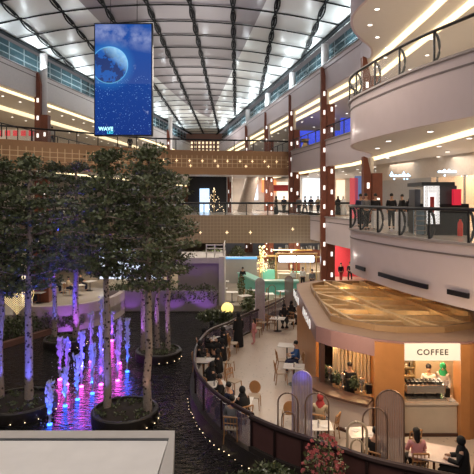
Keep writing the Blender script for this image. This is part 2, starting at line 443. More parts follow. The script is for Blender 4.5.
# ------------------------------------------------------------------ brown columns
def column(px, Y, z0, z1, zl, label, zs=20.55, w1=.46, w2=.66):
    X = (px-237)*Y/F
    t = thing('column', label, 'column', (X, Y, z0), 0, 'brown timber clad columns'); h = z1-z0
    tf = MB().prism([(-w1, -.3), (0, -.36), (0, .3), (-w1, .3)], 0, h-1.2).add([(-w1,-.3,h-1.2),(0,-.36,h-1.2),(0,.3,h-1.2),(-w1,.3,h-1.2),(-w1,-.3,h),(-w1*.5,-.3,h-.1),(-w1*.5,.3,h-.1),(-w1,.3,h)],
        [(0,1,5,4),(1,2,6,5),(2,3,7,6),(3,0,4,7),(4,5,6,7)]).build('tall_fin', WOOD, t)
    sf = MB().prism([(.03, -.42), (w2, -.42), (w2, .3), (.03, .3)], 0, zl-z0).build('short_fin', WOOD, t)
    MB().tube([(0,.35,0), (0,.35,zs-z0)], .33, 16).build('shaft', WHITE, t, smooth=True)
    z = .6
    while z < h-1.3: MB().box((-w1*.60,-.38,z),(-w1*.28,-.32,z+.36)).build('lamp_block', LAMPB, tf); z += 1.55
    z = 1.2
    while z < zl-z0-.6: MB().box((w2*.48,-.46,z),(w2*.72,-.40,z+.36)).build('lamp_block', LAMPB, sf); z += 1.7
    return t
column(326, 41.5, 0, 18.5, 15.4, 'tallest looking brown column with white light blocks, right of the copper footbridge')
column(370, 31.3, L1, L2-2.15, L2-3.2, 'brown column with light blocks behind the shoppers on the lowest right balcony', zs=L2-2.2)
column(369, 31.6, L2, L3-2.15, L3-3.4, 'brown column rising behind the middle right balcony railing', zs=L3-2.2)
column(293, 51, 0, 18.2, 14.6, 'brown column standing at the right end of the copper footbridge')
column(268, 61, 0, 18.2, 14.6, 'second brown column beyond the footbridge on the right')
column(248, 72, 0, 18.2, 14.6, 'farthest brown column on the right side of the hall')
column(42, 44.3, 0, 18.9, 15.0, 'brown column at the left gallery left of the hanging screen', w1=.55)
column(170, 78, 0, 18.4, 15, 'far brown column on the left beyond the hanging screen')

# ------------------------------------------------------------------ footbridges
def bridge(pts, z, thick, depth, m, label, stars, sm):
    o = (pts[0][0], pts[0][1], z); t = thing('footbridge', label, 'footbridge', o)
    poly = list(pts)+[(a, b+depth) for a, b in reversed(pts)]
    MB().prism(poly, z-.3, z).build('deck', FLOORG, t, o)
    MB().prism(poly, z-thick, z-thick+.2).build('underside', SOFFIT, t, o)
    # the fascia keeps world coordinates so that its tile grid is level
    MB().strip(offset(pts, .1), z-thick-.02, z+.05, .1).build('fascia', m, t, o).location = (0,0,0)
    MB().strip([(a, b+depth) for a, b in pts], z-thick, z, .1).build('rear_fascia', m, t, o)
    for x, zz in stars:
        for a, b in zip(pts, pts[1:]):
            if a[0] <= x < b[0]:
                y = a[1]+(b[1]-a[1])*(x-a[0])/(b[0]-a[0])-.14
                MB().box((x-.02,y-.03,zz-.16),(x+.02,y,zz+.16)).box((x-.14,y-.03,zz-.02),(x+.14,y,zz+.02)).build('star_light', sm, t, o)
    return t
B1 = crom([(-24,38.0),(-19.3,40.2),(-16,42.8),(-12.5,45.6),(-8.5,48.6),(-3,50),(1.3,50.6),(7.4,51.8)], 5)
bt = bridge(B1, L2, 2.35, 4.5, COPPER, 'copper clad upper footbridge with a perforated lit band crossing below the hanging screen',
   [(-7.5,10.9),(-4.6,10.9),(-1.9,10.9),(.9,10.9),(3.2,10.9),(5.3,10.9)]+[(-7.2+1.25*k,11.4) for k in range(11)], mat('bridge_star', (1,.85,.6), emit=(1,.8,.5), es=1.3, var=0))
# fix the fascia tile grid: the mesh is local to the bridge, keep the pattern in object space
railing([(a, b+.1) for a, b in B1], L2+.03, 'glass railing with dark posts on the copper upper footbridge', False, 2.0, GLASS, rr=.08)
B2 = [(-24,45),(-10,45),(0,45),(10.4,45)]
bridge(B2, L1, 2.45, 5, BRONZE, 'bronze mesh clad lower footbridge crossing the hall behind the trees', [(-3.3,4.6),(1.2,4.6),(-.9,4.6),(5,4.9),(8,4.6)], MATS['bridge_star'])
for o in bpy.data.objects:
    if o.name.startswith('fascia') and o.parent and o.parent.name.startswith('footbridge'): o.location = (0,0,0)
railing([(a, b+.1) for a, b in B2], L1+.03, 'glass railing with black handrail and posts on the bronze lower footbridge', False, 1.9, GLASS, rr=.09)

# ------------------------------------------------------------------ hanging screen
def screen_mat():
    m = bpy.data.materials.new('screen_picture'); m.use_nodes = True; nt = m.node_tree; b = nt.nodes['Principled BSDF']
    b.inputs['Base Color'].default_value = (.01,.01,.01,1); b.inputs['Roughness'].default_value = .3
    tc = nt.nodes.new('ShaderNodeTexCoord'); sp = nt.nodes.new('ShaderNodeSeparateXYZ'); nt.links.new(tc.outputs['Object'], sp.inputs[0])
    def M(op, a, bb=None, cl=False):
        n = nt.nodes.new('ShaderNodeMath'); n.operation = op; n.use_clamp = cl
        for i, v in enumerate((a, bb)):
            if v is None: continue
            if isinstance(v, (int, float)): n.inputs[i].default_value = v
            else: nt.links.new(v, n.inputs[i])
        return n.outputs[0]
    def mix(f, a, bb):
        n = nt.nodes.new('ShaderNodeMix'); n.data_type = 'RGBA'; n.clamp_factor = True
        if isinstance(f, (int, float)): n.inputs[0].default_value = f
        else: nt.links.new(f, n.inputs[0])
        for i, v in ((6, a), (7, bb)):
            if isinstance(v, tuple): n.inputs[i].default_value = (*v, 1)
            else: nt.links.new(v, n.inputs[i])
        return n.outputs[2]
    def noise(sc, det=5, rough=.6):
        n = nt.nodes.new('ShaderNodeTexNoise'); n.inputs['Scale'].default_value = sc; n.inputs['Detail'].default_value = det; n.inputs['Roughness'].default_value = rough
        nt.links.new(tc.outputs['Object'], n.inputs['Vector']); return n.outputs['Fac']
    x, z = sp.outputs[0], sp.outputs[2]     # x -1.7..1.7, z 0..6.7
    base = mix(M('DIVIDE', z, 6.7), (.004,.032,.22), (.008,.075,.36))
    neb = M('MULTIPLY', M('SUBTRACT', M('MULTIPLY', noise(1.1), 2.6), .95), M('SUBTRACT', 1, M('MULTIPLY', M('ABSOLUTE', M('SUBTRACT', z, M('SUBTRACT', 6.1, M('MULTIPLY', x, .18)))), 1.1)), True)
    base = mix(neb, base, (.45,.50,.75))
    star = M('GREATER_THAN', noise(14, 1), .71)
    base = mix(M('MULTIPLY', star, M('LESS_THAN', z, 3.6)), base, (.25,.45,.85))
    dx = M('ADD', x, .82); dz = M('SUBTRACT', z, 4.25)
    r = M('SQRT', M('ADD', M('MULTIPLY', dx, dx), M('MULTIPLY', dz, dz)))
    glow = M('MULTIPLY', M('SUBTRACT', 1.6, r, True), .9, True)
    base = mix(M('MULTIPLY', glow, .5), base, (.05,.40,.95))
    land = M('GREATER_THAN', noise(1.5, 6), .5)
    ec = mix(land, (.01,.10,.42), (.01,.035,.16))
    lit = M('MULTIPLY', M('ADD', M('ADD', M('MULTIPLY', dx, .55), M('MULTIPLY', dz, .6)), -.22), 1.9, True)
    ec = mix(lit, ec, mix(noise(2.5), (.02,.28,.75), (.55,.85,1)))
    rim = M('GREATER_THAN', r, 1.06)
    ec = mix(M('MULTIPLY', rim, .5), ec, (.15,.6,1))
    fin = mix(M('LESS_THAN', r, 1.12), base, ec)
    nt.links.new(fin, b.inputs['Emission Color']); b.inputs['Emission Strength'].default_value = .95; b.inputs['Specular IOR Level'].default_value = .1
    return m
SY = 30.0; s0 = P(94, 136, SY); s1 = P(152.5, 23, SY); cx = (s0.x+s1.x)/2; W = (s1.x-s0.x)/2; Hh = s1.z-s0.z
t = thing('hanging_screen', 'tall hanging video screen showing a blue planet among stars', 'screen', (cx, SY, s0.z))
MB().box((-W,0,0),(W,.35,Hh)).build('housing', BLACK, t, bevel=.02)
DSP = MB().box((-W+.07,-.02,.08),(W-.07,0,Hh-.08)).build('display', screen_mat(), t)
tx = text_obj('WAVE', 'logo', mat('logo_glow', (.5,.9,.95), emit=(.45,.95,1), es=1.2, var=0), .30, DSP, (-W+.72,-.04,.42), (R(90),0,0), .004, 1.05, .012)
text_obj('LED', 'logo', mat('logo_glow2', (.1,.7,.7), emit=(.05,.65,.75), es=1, var=0), .22, DSP, (-W+.98,-.04,.2), (R(90),0,0), .004, 1.0, .005)
for sx in (-.8, .8):
    MB().tube([(sx,.17,Hh), (sx,.17,21.8-s0.z)], .02, 6).build('cable', BLACK, t)

# ------------------------------------------------------------------ ground, water
TR = crom([(4.3,35.7),(2.2,31),(.4,28),(-.49,26.2),(-1.43,24.6),(-1.8,22.2),(-1.75,19.9),(-1.3,17.9),(-.55,16.25),(.42,14.95),(1.26,14.1),(1.9,13.6),(2.6,13.1),(3.4,12.5),(4.4,12.0),(5.6,11.5),(7.5,10.8)], 5)
tp = [(a, b) for a, b in TR]
struct(MB().prism(tp+[(14,10.8),(14,35.7)], -.8, 0).build('floor', FLOORT), 'pale speckled terrazzo terrace floor')
struct(MB().prism([(-40,35.7),(30,35.7),(30,100),(-40,100)], -.8, -.005).build('floor_lower', mat('dark_tile', (.46,.39,.31), .25, var=.2, vs=1)), 'ground floor beyond the pond')
struct(MB().prism([(-40,30.5),(-13,30.5),(-9,31.5),(-8.0,35.7),(-40,35.7)], -.8, .0).build('floor_side', MATS['dark_tile']), 'ground floor left of the pond')
struct(MB().prism([(7.4,44),(9,44),(30,44),(30,100),(-1,100)], L1-.3, L1-.06).build('floor_upper', FLOORG), 'upper floor beyond the lower footbridge')
struct(MB().prism([(-30,50.1),(9,50.1),(4,100),(-30,100)], L1-.35, L1).build('floor_rear', FLOORG), 'floor of the galleries behind the lower footbridge')
struct(MB().prism([(-24,47.5),(-12,51.5),(-8,53.9),(1.3,55.9),(7,57),(4,99),(-20,99)], 10.3, 10.5).build('ceiling_rear', SOFFIT), 'white ceiling behind the lower footbridge')
def water_mat():
    m = mat('dark_water', (.006,.006,.006), .05, var=0, spec=.42); nt = m.node_tree; b = nt.nodes['Principled BSDF']
    tc = nt.nodes.new('ShaderNodeTexCoord'); mp = nt.nodes.new('ShaderNodeMapping'); mp.inputs['Scale'].default_value = (1, 2.2, 1); nt.links.new(tc.outputs['Object'], mp.inputs[0])
    n1 = nt.nodes.new('ShaderNodeTexNoise'); n1.inputs['Scale'].default_value = 2.3; n1.inputs['Detail'].default_value = 5; n1.inputs['Distortion'].default_value = 1.2
    nt.links.new(mp.outputs[0], n1.inputs['Vector'])
    bp = nt.nodes.new('ShaderNodeBump'); bp.inputs['Strength'].default_value = 1; bp.inputs['Distance'].default_value = .5
    nt.links.new(n1.outputs['Fac'], bp.inputs['Height']); nt.links.new(bp.outputs[0], b.inputs['Normal']); return m
tag(MB().add([(-40,4,-.4),(13.9,4,-.4),(13.9,35.6,-.4),(-40,35.6,-.4)], [(0,1,2,3)]).build('pond_water', water_mat()), 'dark rippling water of the indoor pond', 'water', kind='stuff')

# terrace edge: kerb, glass part and timber part
kerb = tag(MB().strip(offset(tp, .12), -.75, .10, .22).build('terrace_kerb', STONE), 'dark curved kerb at the pond edge of the terrace', 'kerb')
ga = [p for p in tp if p[1] > 14.85]; gb = [p for p in tp if p[1] <= 14.95]
railing(offset(ga, -.06), .05, 'curved glass railing with dark handrail beside the pond and the diners', False, 1.6, SMOKE, h=1.08, postm=mat('dark_rail', (.05,.03,.03), .35, .4), rr=.07)
t = thing('timber_parapet', 'curved parapet of brown timber panels with a dark top rail in front of the tables', 'parapet', (gb[0][0], gb[0][1], 0))
o = (gb[0][0], gb[0][1], 0); fr = mat('plum_timber', (.12,.055,.05), .45, var=.2, vs=3)
MB().strip(gb, -.3, 1.0, .1).build('panelling', fr, t, o)
MB().tube([(a, b, 1.08) for a, b in gb], .09, 8).build('top_rail', MATS['dark_rail'], t, o, smooth=True)
for p, d in sub(gb, .95): MB().box((p.x-.03,p.y-.09,-.2),(p.x+.03,p.y-.02,1.0)).build('batten', MATS['dark_rail'], t, o)
gb2 = offset(gb, -.9)
tag(MB().strip(offset(gb, .1), -.7, .25, 1.6).build('planter_bed', SOIL), 'dark planting bed in front of the timber parapet', 'planter')

LED = mat('edge_led', (1,.8,.5), emit=(1,.72,.42), es=4, var=0)
for p, d in sub(offset([p for p in tp if 12.6 < p[1] < 20], .20), .30): q_ = random.uniform(.008,.02); MB().ball((p.x+random.uniform(-.03,.03), p.y+random.uniform(-.08,.08), -.35), q_, 6, (1,1.8,.7)).build('edge_light', LED, kerb)
# ------------------------------------------------------------------ foliage helpers
def leaves(mb, c, rad, n, size, rnd, flat=1.0):
    for _ in range(n):
        while True:
            d = Vector((rnd.uniform(-1,1), rnd.uniform(-1,1), rnd.uniform(-1,1)))
            if d.length <= 1: break
        p = Vector(c)+Vector((d.x*rad[0], d.y*rad[1], d.z*rad[2]))
        a = Vector((rnd.gauss(0,1), rnd.gauss(0,1), rnd.gauss(0,1)*flat)).normalized(); b = a.cross(Vector((rnd.gauss(0,1), rnd.gauss(0,1), rnd.gauss(0,1)))).normalized()
        L = size*rnd.uniform(.7,1.4); w = L*.32
        mid = p+a*L*.5
        mb.add([p, mid+b*w, p+a*L, mid-b*w], [(0,1,2,3)])
def tree(loc, h, zb, rad, label, seed, ntier=9, tr=.13, mleaf=LEAF):
    rnd = random.Random(seed); t = thing('pond_tree', label, 'tree', loc, 0, 'trees standing in the pond planters')
    lean = [(rnd.uniform(-.05,.05), rnd.uniform(-.05,.05)) for _ in range(9)]
    tp_ = [Vector((lean[i][0], lean[i][1], h*i/8*.97)) for i in range(9)]; tp_[0] = Vector((0,0,0))
    MB().tube(tp_, [tr*(1.12-.75*i/8) for i in range(9)], 10).build('trunk', BARK, t, smooth=True)
    br = MB(); fo = MB()
    for i in range(ntier):
        z = zb+(h-.35-zb)*i/(ntier-1); u = i/(ntier-1)
        rr = rad*(.75+.35*math.sin(math.pi*min(1,u*1.15)))*(1 if u < .85 else .55)
        nb = 7 if u < .85 else 4
        for k in range(nb):
            an = 2*math.pi*(k+rnd.random()*.6)/nb+i*.9; ln = rr*rnd.uniform(.55,1.3)
            st = Vector((0,0,z)); en = Vector((math.cos(an)*ln, math.sin(an)*ln, z+rnd.uniform(.0,.4)))
            md = st.lerp(en,.5)+Vector((0,0,-.05)); br.tube([st, md, en], [.035,.025,.01], 5)
            for q in (.45,.7,.95):
                c = st.lerp(en,q)+Vector((rnd.uniform(-.12,.12),rnd.uniform(-.12,.12),rnd.uniform(-.05,.15)))
                leaves(fo, c, (.34,.34,.17), 30, .14, rnd, .6)
    leaves(fo, (0,0,h-.15), (.42,.42,.3), 160, .14, rnd)
    br.build('branches', BARK, t, smooth=True); fo.build('foliage', mleaf, t)
    return t
def planter(c, r, label, hh=.42):
    t = thing('round_planter', label, 'planter', (c[0], c[1], -.45), 0, 'round planters in the pond')
    MB().lathe([(r*.94,0),(r,.1),(r,hh+.02),(r*.97,hh+.06),(r*.9,hh+.06),(r*.9,hh-.05)], (0,0,0), 40).build('bowl', STONE, t, smooth=True)
    MB().lathe([(r*.89,hh-.1),(r*.6,hh+.02),(.1,hh+.06)], (0,0,0), 30).build('earth', SOIL, t, smooth=True)
    rnd = random.Random(int(r*100)+int(c[0]*10)); mb = MB()
    for _ in range(26):
        a = rnd.uniform(0,6.28); q = r*rnd.uniform(.3,.85); leaves(mb, (q*math.cos(a), q*math.sin(a), hh+.08), (.12,.12,.07), 14, .09, rnd)
    mb.build('groundcover', LEAF, t)['kind'] = 'stuff'
    for a in [k*math.pi/9 for k in range(14, 21)]: MB().ball((r*1.01*math.cos(a), r*1.01*math.sin(a), .12), .016, 6).build('edge_light', LED, t)
planter((-4.05,18.1), 1.2, 'large dark round planter in the pond, nearest and in front of the jets')
planter((-8.2,18.9), 1.35, 'dark round planter in the pond cut by the left edge of the photo')
planter((-3.95,25.2), 1.15, 'dark round planter in the pond behind, close to the terrace')
planter((-9.4,27.4), 1.15, 'dark round planter in the pond at the back left')
tree((-4.75,18.3,-.1), 9.4, 4.9, 1.25, 'tree with a narrow top knob, left one of the pair in the nearest planter', 1, tr=.13)
tree((-3.22,18.1,-.1), 9.5, 4.5, 1.45, 'fullest tree, right one of the pair in the nearest planter', 2, 11, tr=.14)
tree((-7.9,19.0,-.1), 9.25, 4.3, 1.45, 'tree with a blue lit trunk, in the left edge planter and farther from the edge', 3, 10, tr=.15)
tree((-9.1,19.2,-.1), 9.2, 4.0, 1.5, 'tree at the very left edge of the photo', 4, 10, tr=.15)
tree((-10.1,27.6,-.1), 9.6, 4.2, 1.6, 'tree in the back left planter, left of its pair, with a slim trunk', 5, 9, tr=.13)
tree((-8.75,27.2,-.1), 9.6, 4.0, 1.6, 'tree in the back left planter with a purple lit trunk', 6, 9, tr=.17)
tree((-4.75,25.3,-.1), 9.3, 3.8, 1.3, 'leftmost tree of the three in the planter close to the terrace, purple trunk', 7, 9, tr=.12)
tree((-4.05,25.5,-.1), 9.2, 3.9, 1.3, 'middle tree of the three in the planter close to the terrace', 8, 9, tr=.12)
tree((-3.45,25.1,-.1), 9.0, 4.0, 1.2, 'rightmost tree of the three in the planter close to the terrace', 9, 9, tr=.12)

# ------------------------------------------------------------------ fountain
JET = mat('jet_water', (.62,.66,.8), .25, var=0, alpha=.62)
jets = [((49.7,425),44,'b','nearest jet, blue, at the front of the fountain'),((65.2,406.5),39,'b','blue jet second from the front'),((77.6,400),46,'b','blue jet third along the front row'),
 ((92.4,394),52,'b','blue jet at the right end of the front row'),((66.8,385),48,'m','magenta based jet left of the fountain middle'),((81.5,387),56,'m','magenta based jet in the middle row'),
 ((101,385),60,'m','magenta based jet right of the middle row'),((117.6,381),50,'m','pink based jet near the right trunk'),((127.3,372),54,'b','blue based jet farthest right'),
 ((60,380),44,'m','violet jet at the left end'),((91,362),50,'m','violet jet behind the middle'),((119.6,363.8),46,'m','magenta jet behind on the right'),((101.7,350),54,'w','tall pale violet jet at the back'),((112,341),30,'m','short violet jet at the back right')]
JC = dict(b=(.03,.12,1), m=(.36,.05,1), w=(.25,.16,1))
for i, ((x, y), hpx, c, lab) in enumerate(jets):
    g = G(x, y, -.4); h = hpx*g.y/F; rnd = random.Random(50+i)
    t = thing('fountain_jet', lab, 'fountain jet', g, 0, 'jets of the lit fountain')
    mb = MB(); N = 16
    mb.tube([(rnd.uniform(-.01,.01), rnd.uniform(-.01,.01), .05+h*.93*k/N) for k in range(N+1)], [.028+.05*(k/N)**1.2*(1+.4*math.sin(k*2.1)) for k in range(N+1)], 7)
    for k in range(130):
        u = rnd.random()**.6; rr = .04+.15*u; a = rnd.uniform(0,6.28); q = rr*rnd.random()
        mb.ball((q*math.cos(a), q*math.sin(a), h*u*.99), rnd.uniform(.016,.044), 5, (1,1,rnd.uniform(1,2.6)))
    for k in range(26):
        a = rnd.uniform(0,6.28); q = .12+.35*rnd.random(); mb.ball((q*math.cos(a), q*math.sin(a), h*rnd.random()**1.5*.7), rnd.uniform(.008,.02), 4)
    mb.build('water_column', JET, t, smooth=True)
    MB().lathe([(.07,-.02),(.09,0),(.09,.05),(.05,.07)], (0,0,0), 10).build('nozzle_lamp', mat('nozzle_'+c, JC[c], emit=(.9,.1,.7) if c == 'm' else JC[c], es=8, var=0), t)
    spot(g+Vector((.0,-.28,.06)), g+Vector((0,0,h*.75)), 300, 46, JC[c], .03)
    spot(g+Vector((.02,-1.0,-.1+.15)), g+Vector((0,0,h)), 170, 40, tuple(.5*a+.5*b for a, b in zip(JC[c], (.45,.2,1))), .05)

# blue / violet uplights in the planters
for loc, tg, e, col in [((-7.6,18.2,.1),(-7.9,19,4.5),420,(.10,.12,1)),((-8.9,18.3,.1),(-9.1,19.2,4.5),380,(.12,.12,1)),((-4.9,17.5,.1),(-4.75,18.3,5),110,(.25,.18,1)),((-6.4,21,0),(-6.5,21.5,6),1500,(.05,.06,1)),((-9.4,25.6,.1),(-9.0,26.5,6),1300,(.06,.06,1)),
    ((-3.2,17.2,.1),(-3.22,18.1,5),40,(1,.6,.5)),((-8.5,26.4,.1),(-8.75,27.2,5),420,(.45,.12,1)),((-10,26.6,.1),(-10.1,27.6,5),300,(.15,.15,1)),((-4.9,24.4,.1),(-4.75,25.3,5),260,(.45,.15,1)),((-3.8,24.2,.1),(-3.8,25.3,5),120,(.6,.3,1))]:
    spot(loc, tg, e, 75, col, .06)

# ------------------------------------------------------------------ far side of pond
VIO = mat('violet_wall', (.33,.28,.32), .7, var=.2, vs=1)
t = thing('pavilion', 'flat roofed purple lit pavilion with white rails on its roof, beyond the pond', 'pavilion', (-2.9,36,0))
a = P(178,262,36); b = P(219,291,36)
MB().box((a.x,36,0),(b.x,39.5,3.0)).build('body', VIO, t, (-2.9,36,0))
MB().box((a.x-.15,35.7,3.0),(b.x+.2,39.9,3.4)).build('roof_slab', mat('roof_white', (.55,.52,.50), .6), t, (-2.9,36,0))
MB().box((b.x,35.6,0),(b.x+.4,39.9,3.5)).build('side_wall', WHITE, t, (-2.9,36,0))
mb = MB()
for z in (3.75,4.05,4.3): mb.tube([(-2.2,35.9,z),(-.95,35.9,z),(-.95,39.5,z)], .04, 6)
for x in (-2.2,-1.6,-.95): mb.tube([(x,35.9,3.4),(x,35.9,4.35)], .05, 6)
mb.build('roof_rail', WHITE, t, (-2.9,36,0))
t = thing('planter_wall', 'long violet lit planter wall along the far edge of the pond', 'wall', (-5.5,35.4,0))
MB().box((-9.1,35.2,-.3),(-1.4,35.65,1.12)).build('front', VIO, t, (-5.5,35.4,0))
mb = MB(); rnd = random.Random(4)
for k in range(30): leaves(mb, (-9+7.4*k/29, 35.45, 1.2+.15*math.sin(k)), (.25,.22,.28), 30, .16, rnd)
mb.build('trailing_plants', LEAF, t, (-5.5,35.4,0))
mb = MB()
for k in range(16): leaves(mb, (-5.0+3.6*k/15, 35.15, .75), (.18,.08,.45), 22, .14, rnd)
mb.build('trailing_plants', LEAF, t, (-5.5,35.4,0))
LP = crom([(-13.6,30.4),(-12.2,29.9),(-10.6,30.1),(-9.2,31.0),(-8.1,33),(-7.9,35.2)],5)
tag(MB().strip(LP, -.4, 1.15, .35).build('curved_parapet', mat('parapet_pale', (.5,.42,.42), .6)), 'curved pale parapet of the raised cafe beyond the trees on the left', 'parapet')
struct(MB().prism([(-25,30.4)]+LP+[(-7.9,35.9),(-8.5,39.6),(-25,39.6)], .0, .55).build('floor_raised', FLOORG))
# hedges at the back left
def bush(loc, rad, n, label, size=.12, m=LEAF, group=None, nm='hedge_bush', flowers=None):
    rnd = random.Random(int(abs(loc[0])*37+loc[1]*11)); t = thing(nm, label, 'plant', loc, 0, group)
    mb = MB(); leaves(mb, (0,0,rad[2]), rad, n, size, rnd); mb.build('foliage', m, t)
    st = MB()
    for k in range(7): st.tube([(0,0,0),(rnd.uniform(-.6,.6)*rad[0], rnd.uniform(-.6,.6)*rad[1], rad[2]*1.3)], .015, 4)
    st.build('stems', BARK, t)
    if flowers:
        fm, nf, fs = flowers; fb = MB()
        for _ in range(nf):
            an = rnd.uniform(0,6.28); zz = rnd.uniform(-.2,1); q = math.sqrt(max(0,1-zz*zz))*rnd.uniform(.5,1.05)
            c = Vector((q*math.cos(an)*rad[0], q*math.sin(an)*rad[1], rad[2]+zz*rad[2]))
            for j in range(5):
                th = j*1.257+rnd.random(); e = c+Vector((math.cos(th), rnd.uniform(-.6,.6), math.sin(th)))*fs; s = Vector((-math.sin(th),0,math.cos(th)))*fs*.5
                fb.add([c, c.lerp(e,.6)+s, e, c.lerp(e,.6)-s], [(0,1,2,3)])
        fb.build('blossom', fm, t)
    return t
for i,(x,y,rx,rz) in enumerate([(10,338,1.5,.6),(40,330,1.5,.6),(68,328,1.0,.45)]):
    bush(G(x,y,-.3), (rx,.8,rz), 900, ['dark hedge on the pond bank at the left edge','dark hedge on the pond bank below the heart light','small dark hedge on the pond bank beside the pale parapet'][i], .16)
tag(MB().strip([tuple(G(0,348,-.3)[:2]),tuple(G(56,331,-.3)[:2]),tuple(G(100,319,-.3)[:2])], -.5, -.1, .3).build('pond_kerb', mat('brown_stone', (.16,.08,.06), .5)), 'reddish brown kerb of the pond bank on the left', 'kerb')
# heart shaped light
t = thing('heart_light', 'golden glowing heart made of nested light tubes beside the left trunk', 'light decoration', P(17,316,29))
for k in range(8):
    mb = MB(); s = .12+.125*k; pts = []
    for q in range(25):
        th = math.pi*2*q/24; x = 16*math.sin(th)**3/16*s; z = (13*math.cos(th)-5*math.cos(2*th)-2*math.cos(3*th)-math.cos(4*th))/16*s+1.1; pts.append((x,0,z))
    mb.tube(pts[:-1], .014, 5, close=True).build('light_tube', mat('heart_gold', (1,.8,.35), emit=(1,.75,.35), es=.9, var=0), t)
MB().tube([(0,.05,-1.3),(0,.05,.3)], .04, 6).build('pole', BLACK, t)
tag(MB().box((-13.9,34,.5),(-12.8,34.6,4.3)).build('timber_post', WOOD), 'brown timber post behind the left trunks, at the raised cafe', 'post')
tag(MB().box((-15.5,36,.5),(-14.3,36.2,4.0)).build('glowing_sign', WARM2), 'pale glowing upright panel left of the brown post', 'light panel')
tag(MB().box((-11.0,40,1.2),(-6,40.2,4.0)).build('shop_window', mat('cool_window', (.6,.7,.9), emit=(.6,.75,1), es=.9, var=.7, vs=2)), 'bluish lit shop window seen through the tree crowns', 'shop window')

# ------------------------------------------------------------------ furniture prototypes
def chair_proto(label, loc, rz, grp, back='slat', m=OAK, seatm=CREAM):
    t = thing('cafe_chair', label, 'chair', loc, rz, grp)
    MB().box((-.22,-.22,.42),(.22,.22,.47)).build('seat', seatm, t, bevel=.02)
    for sx in (-1,1):
        MB().tube([(sx*.2,.2,.43),(sx*.22,.23,0)], [.022,.015], 6).build('leg', m, t)
        MB().tube([(sx*.2,-.2,.43),(sx*.22,-.25,0)], [.022,.015], 6).build('leg', m, t)
    mb = MB()
    if back == 'round':
        pts = [(.2*math.sin(a), -.25-.0*a, .68-.22*math.cos(a)) for a in [2*math.pi*k/16 for k in range(16)]]; mb.tube(pts, .02, 6, close=True); mb.tube([(-.1,-.21,.45),(-.1,-.25,.5)],.02,5); mb.tube([(.1,-.21,.45),(.1,-.25,.5)],.02,5)
        mb.lathe([(.19,-.01),(.19,.01)], (0,0,0), 14)
        k = len(mb.v)-28
        for i in range(k, len(mb.v)): v = mb.v[i]; mb.v[i] = Vector((v.x, -.25+v.z, .68+v.y*1.05))
    else:
        for sx in (-1,1): mb.tube([(sx*.2,-.2,.43),(sx*.21,-.27,.86)], .02, 6)
        mb.tube([(-.21,-.27,.86),(0,-.29,.87),(.21,-.27,.86)], .026, 6); mb.tube([(-.21,-.25,.66),(0,-.27,.66),(.21,-.25,.66)], .02, 6)
        for x in (-.1,0,.1): mb.tube([(x,-.24,.5),(x,-.275,.85)], .012, 5)
    mb.build('backrest', m, t)
    return t
def table_proto(label, loc, rz, grp, w=.7, d=.7, m=TABLEW):
    t = thing('cafe_table', label, 'table', loc, rz, grp)
    MB().box((-w/2,-d/2,.72),(w/2,d/2,.75)).build('table_top', m, t, bevel=.012)
    MB().tube([(0,0,.02),(0,0,.72)], .03, 8).build('leg', BLACK, t)
    MB().lathe([(.24,0),(.24,.015),(.04,.04)], (0,0,0), 20).build('base', BLACK, t)
    return t

# ------------------------------------------------------------------ people
def skin_mesh(nodes, edges, lvl=1):
    me = bpy.data.meshes.new('sk'); me.from_pydata([n[0] for n in nodes], edges, []); ob = bpy.data.objects.new('sk', me); C.objects.link(ob)
    md = ob.modifiers.new('s', 'SKIN'); md.use_smooth_shade = True
    for i, n in enumerate(nodes):
        r = n[1]; r = r if isinstance(r, tuple) else (r, r); me.skin_vertices[0].data[i].radius = r
    me.skin_vertices[0].data[0].use_root = True
    if lvl: sb = ob.modifiers.new('u', 'SUBSURF'); sb.levels = lvl; sb.render_levels = lvl
    dg = bpy.context.evaluated_depsgraph_get(); out = bpy.data.meshes.new_from_object(ob.evaluated_get(dg)); bpy.data.objects.remove(ob)
    v = [Vector(x.co) for x in out.vertices]; f = [list(p.vertices) for p in out.polygons]; return v, f
def pose_nodes(kind):
    # 0 pelvis 1 waist 2 chest 3 neck base 4 neck 5 head low 6 head ; arms 7-9,10-12 ; legs 13-16,17-20
    if kind in ('stand', 'walk'):
        st = .18 if kind == 'walk' else .03
        n = [((0,0,.92),(.15,.11)),((0,0,1.08),(.13,.10)),((0,.0,1.28),(.16,.11)),((0,-.01,1.42),(.09,.07)),((0,0,1.5),.055),((0,.015,1.57),(.068,.08)),((0,.01,1.66),(.075,.088))]
        for s in (-1,1): n += [((s*.17,-.01,1.39),.06),((s*.23,-.02+s*st*.4,1.12),.042),((s*.22,.1+s*st*.5,.9),.03)]
        for s in (-1,1): n += [((s*.09,0,.86),.095),((s*.1,.02+s*st,.48),.06),((s*.1,-.03+s*st*1.1,.1),.04),((s*.1,.12+s*st*1.1,.04),.032)]
        hands = [((-.22,.1-st*.5,.9),(0,.15,-1)),((.22,.1+st*.5,.9),(0,.15,-1))]
    else:
        n = [((0,0,.54),(.16,.13)),((0,-.02,.70),(.14,.11)),((0,0,.92),(.165,.115)),((0,.02,1.06),(.09,.07)),((0,.04,1.13),.055),((0,.07,1.2),(.068,.08)),((0,.07,1.29),(.075,.088))]
        for s in (-1,1): n += [((s*.17,.02,1.03),.06),((s*.25,.08,.80),.043),((s*.15,.32,.78),.032)]
        for s in (-1,1): n += [((s*.1,.08,.52),.10),((s*.12,.46,.50),.068),((s*.12,.44,.1),.042),((s*.12,.56,.05),.034)]
        hands = [((-.15,.32,.78),(.3,1,-.1)),((.15,.32,.78),(-.3,1,-.1))]
    e = [(0,1),(1,2),(2,3),(3,4),(4,5),(5,6),(3,7),(7,8),(8,9),(3,10),(10,11),(11,12),(0,13),(13,14),(14,15),(15,16),(0,17),(17,18),(18,19),(19,20)]
    return n, e, hands
PC = {}
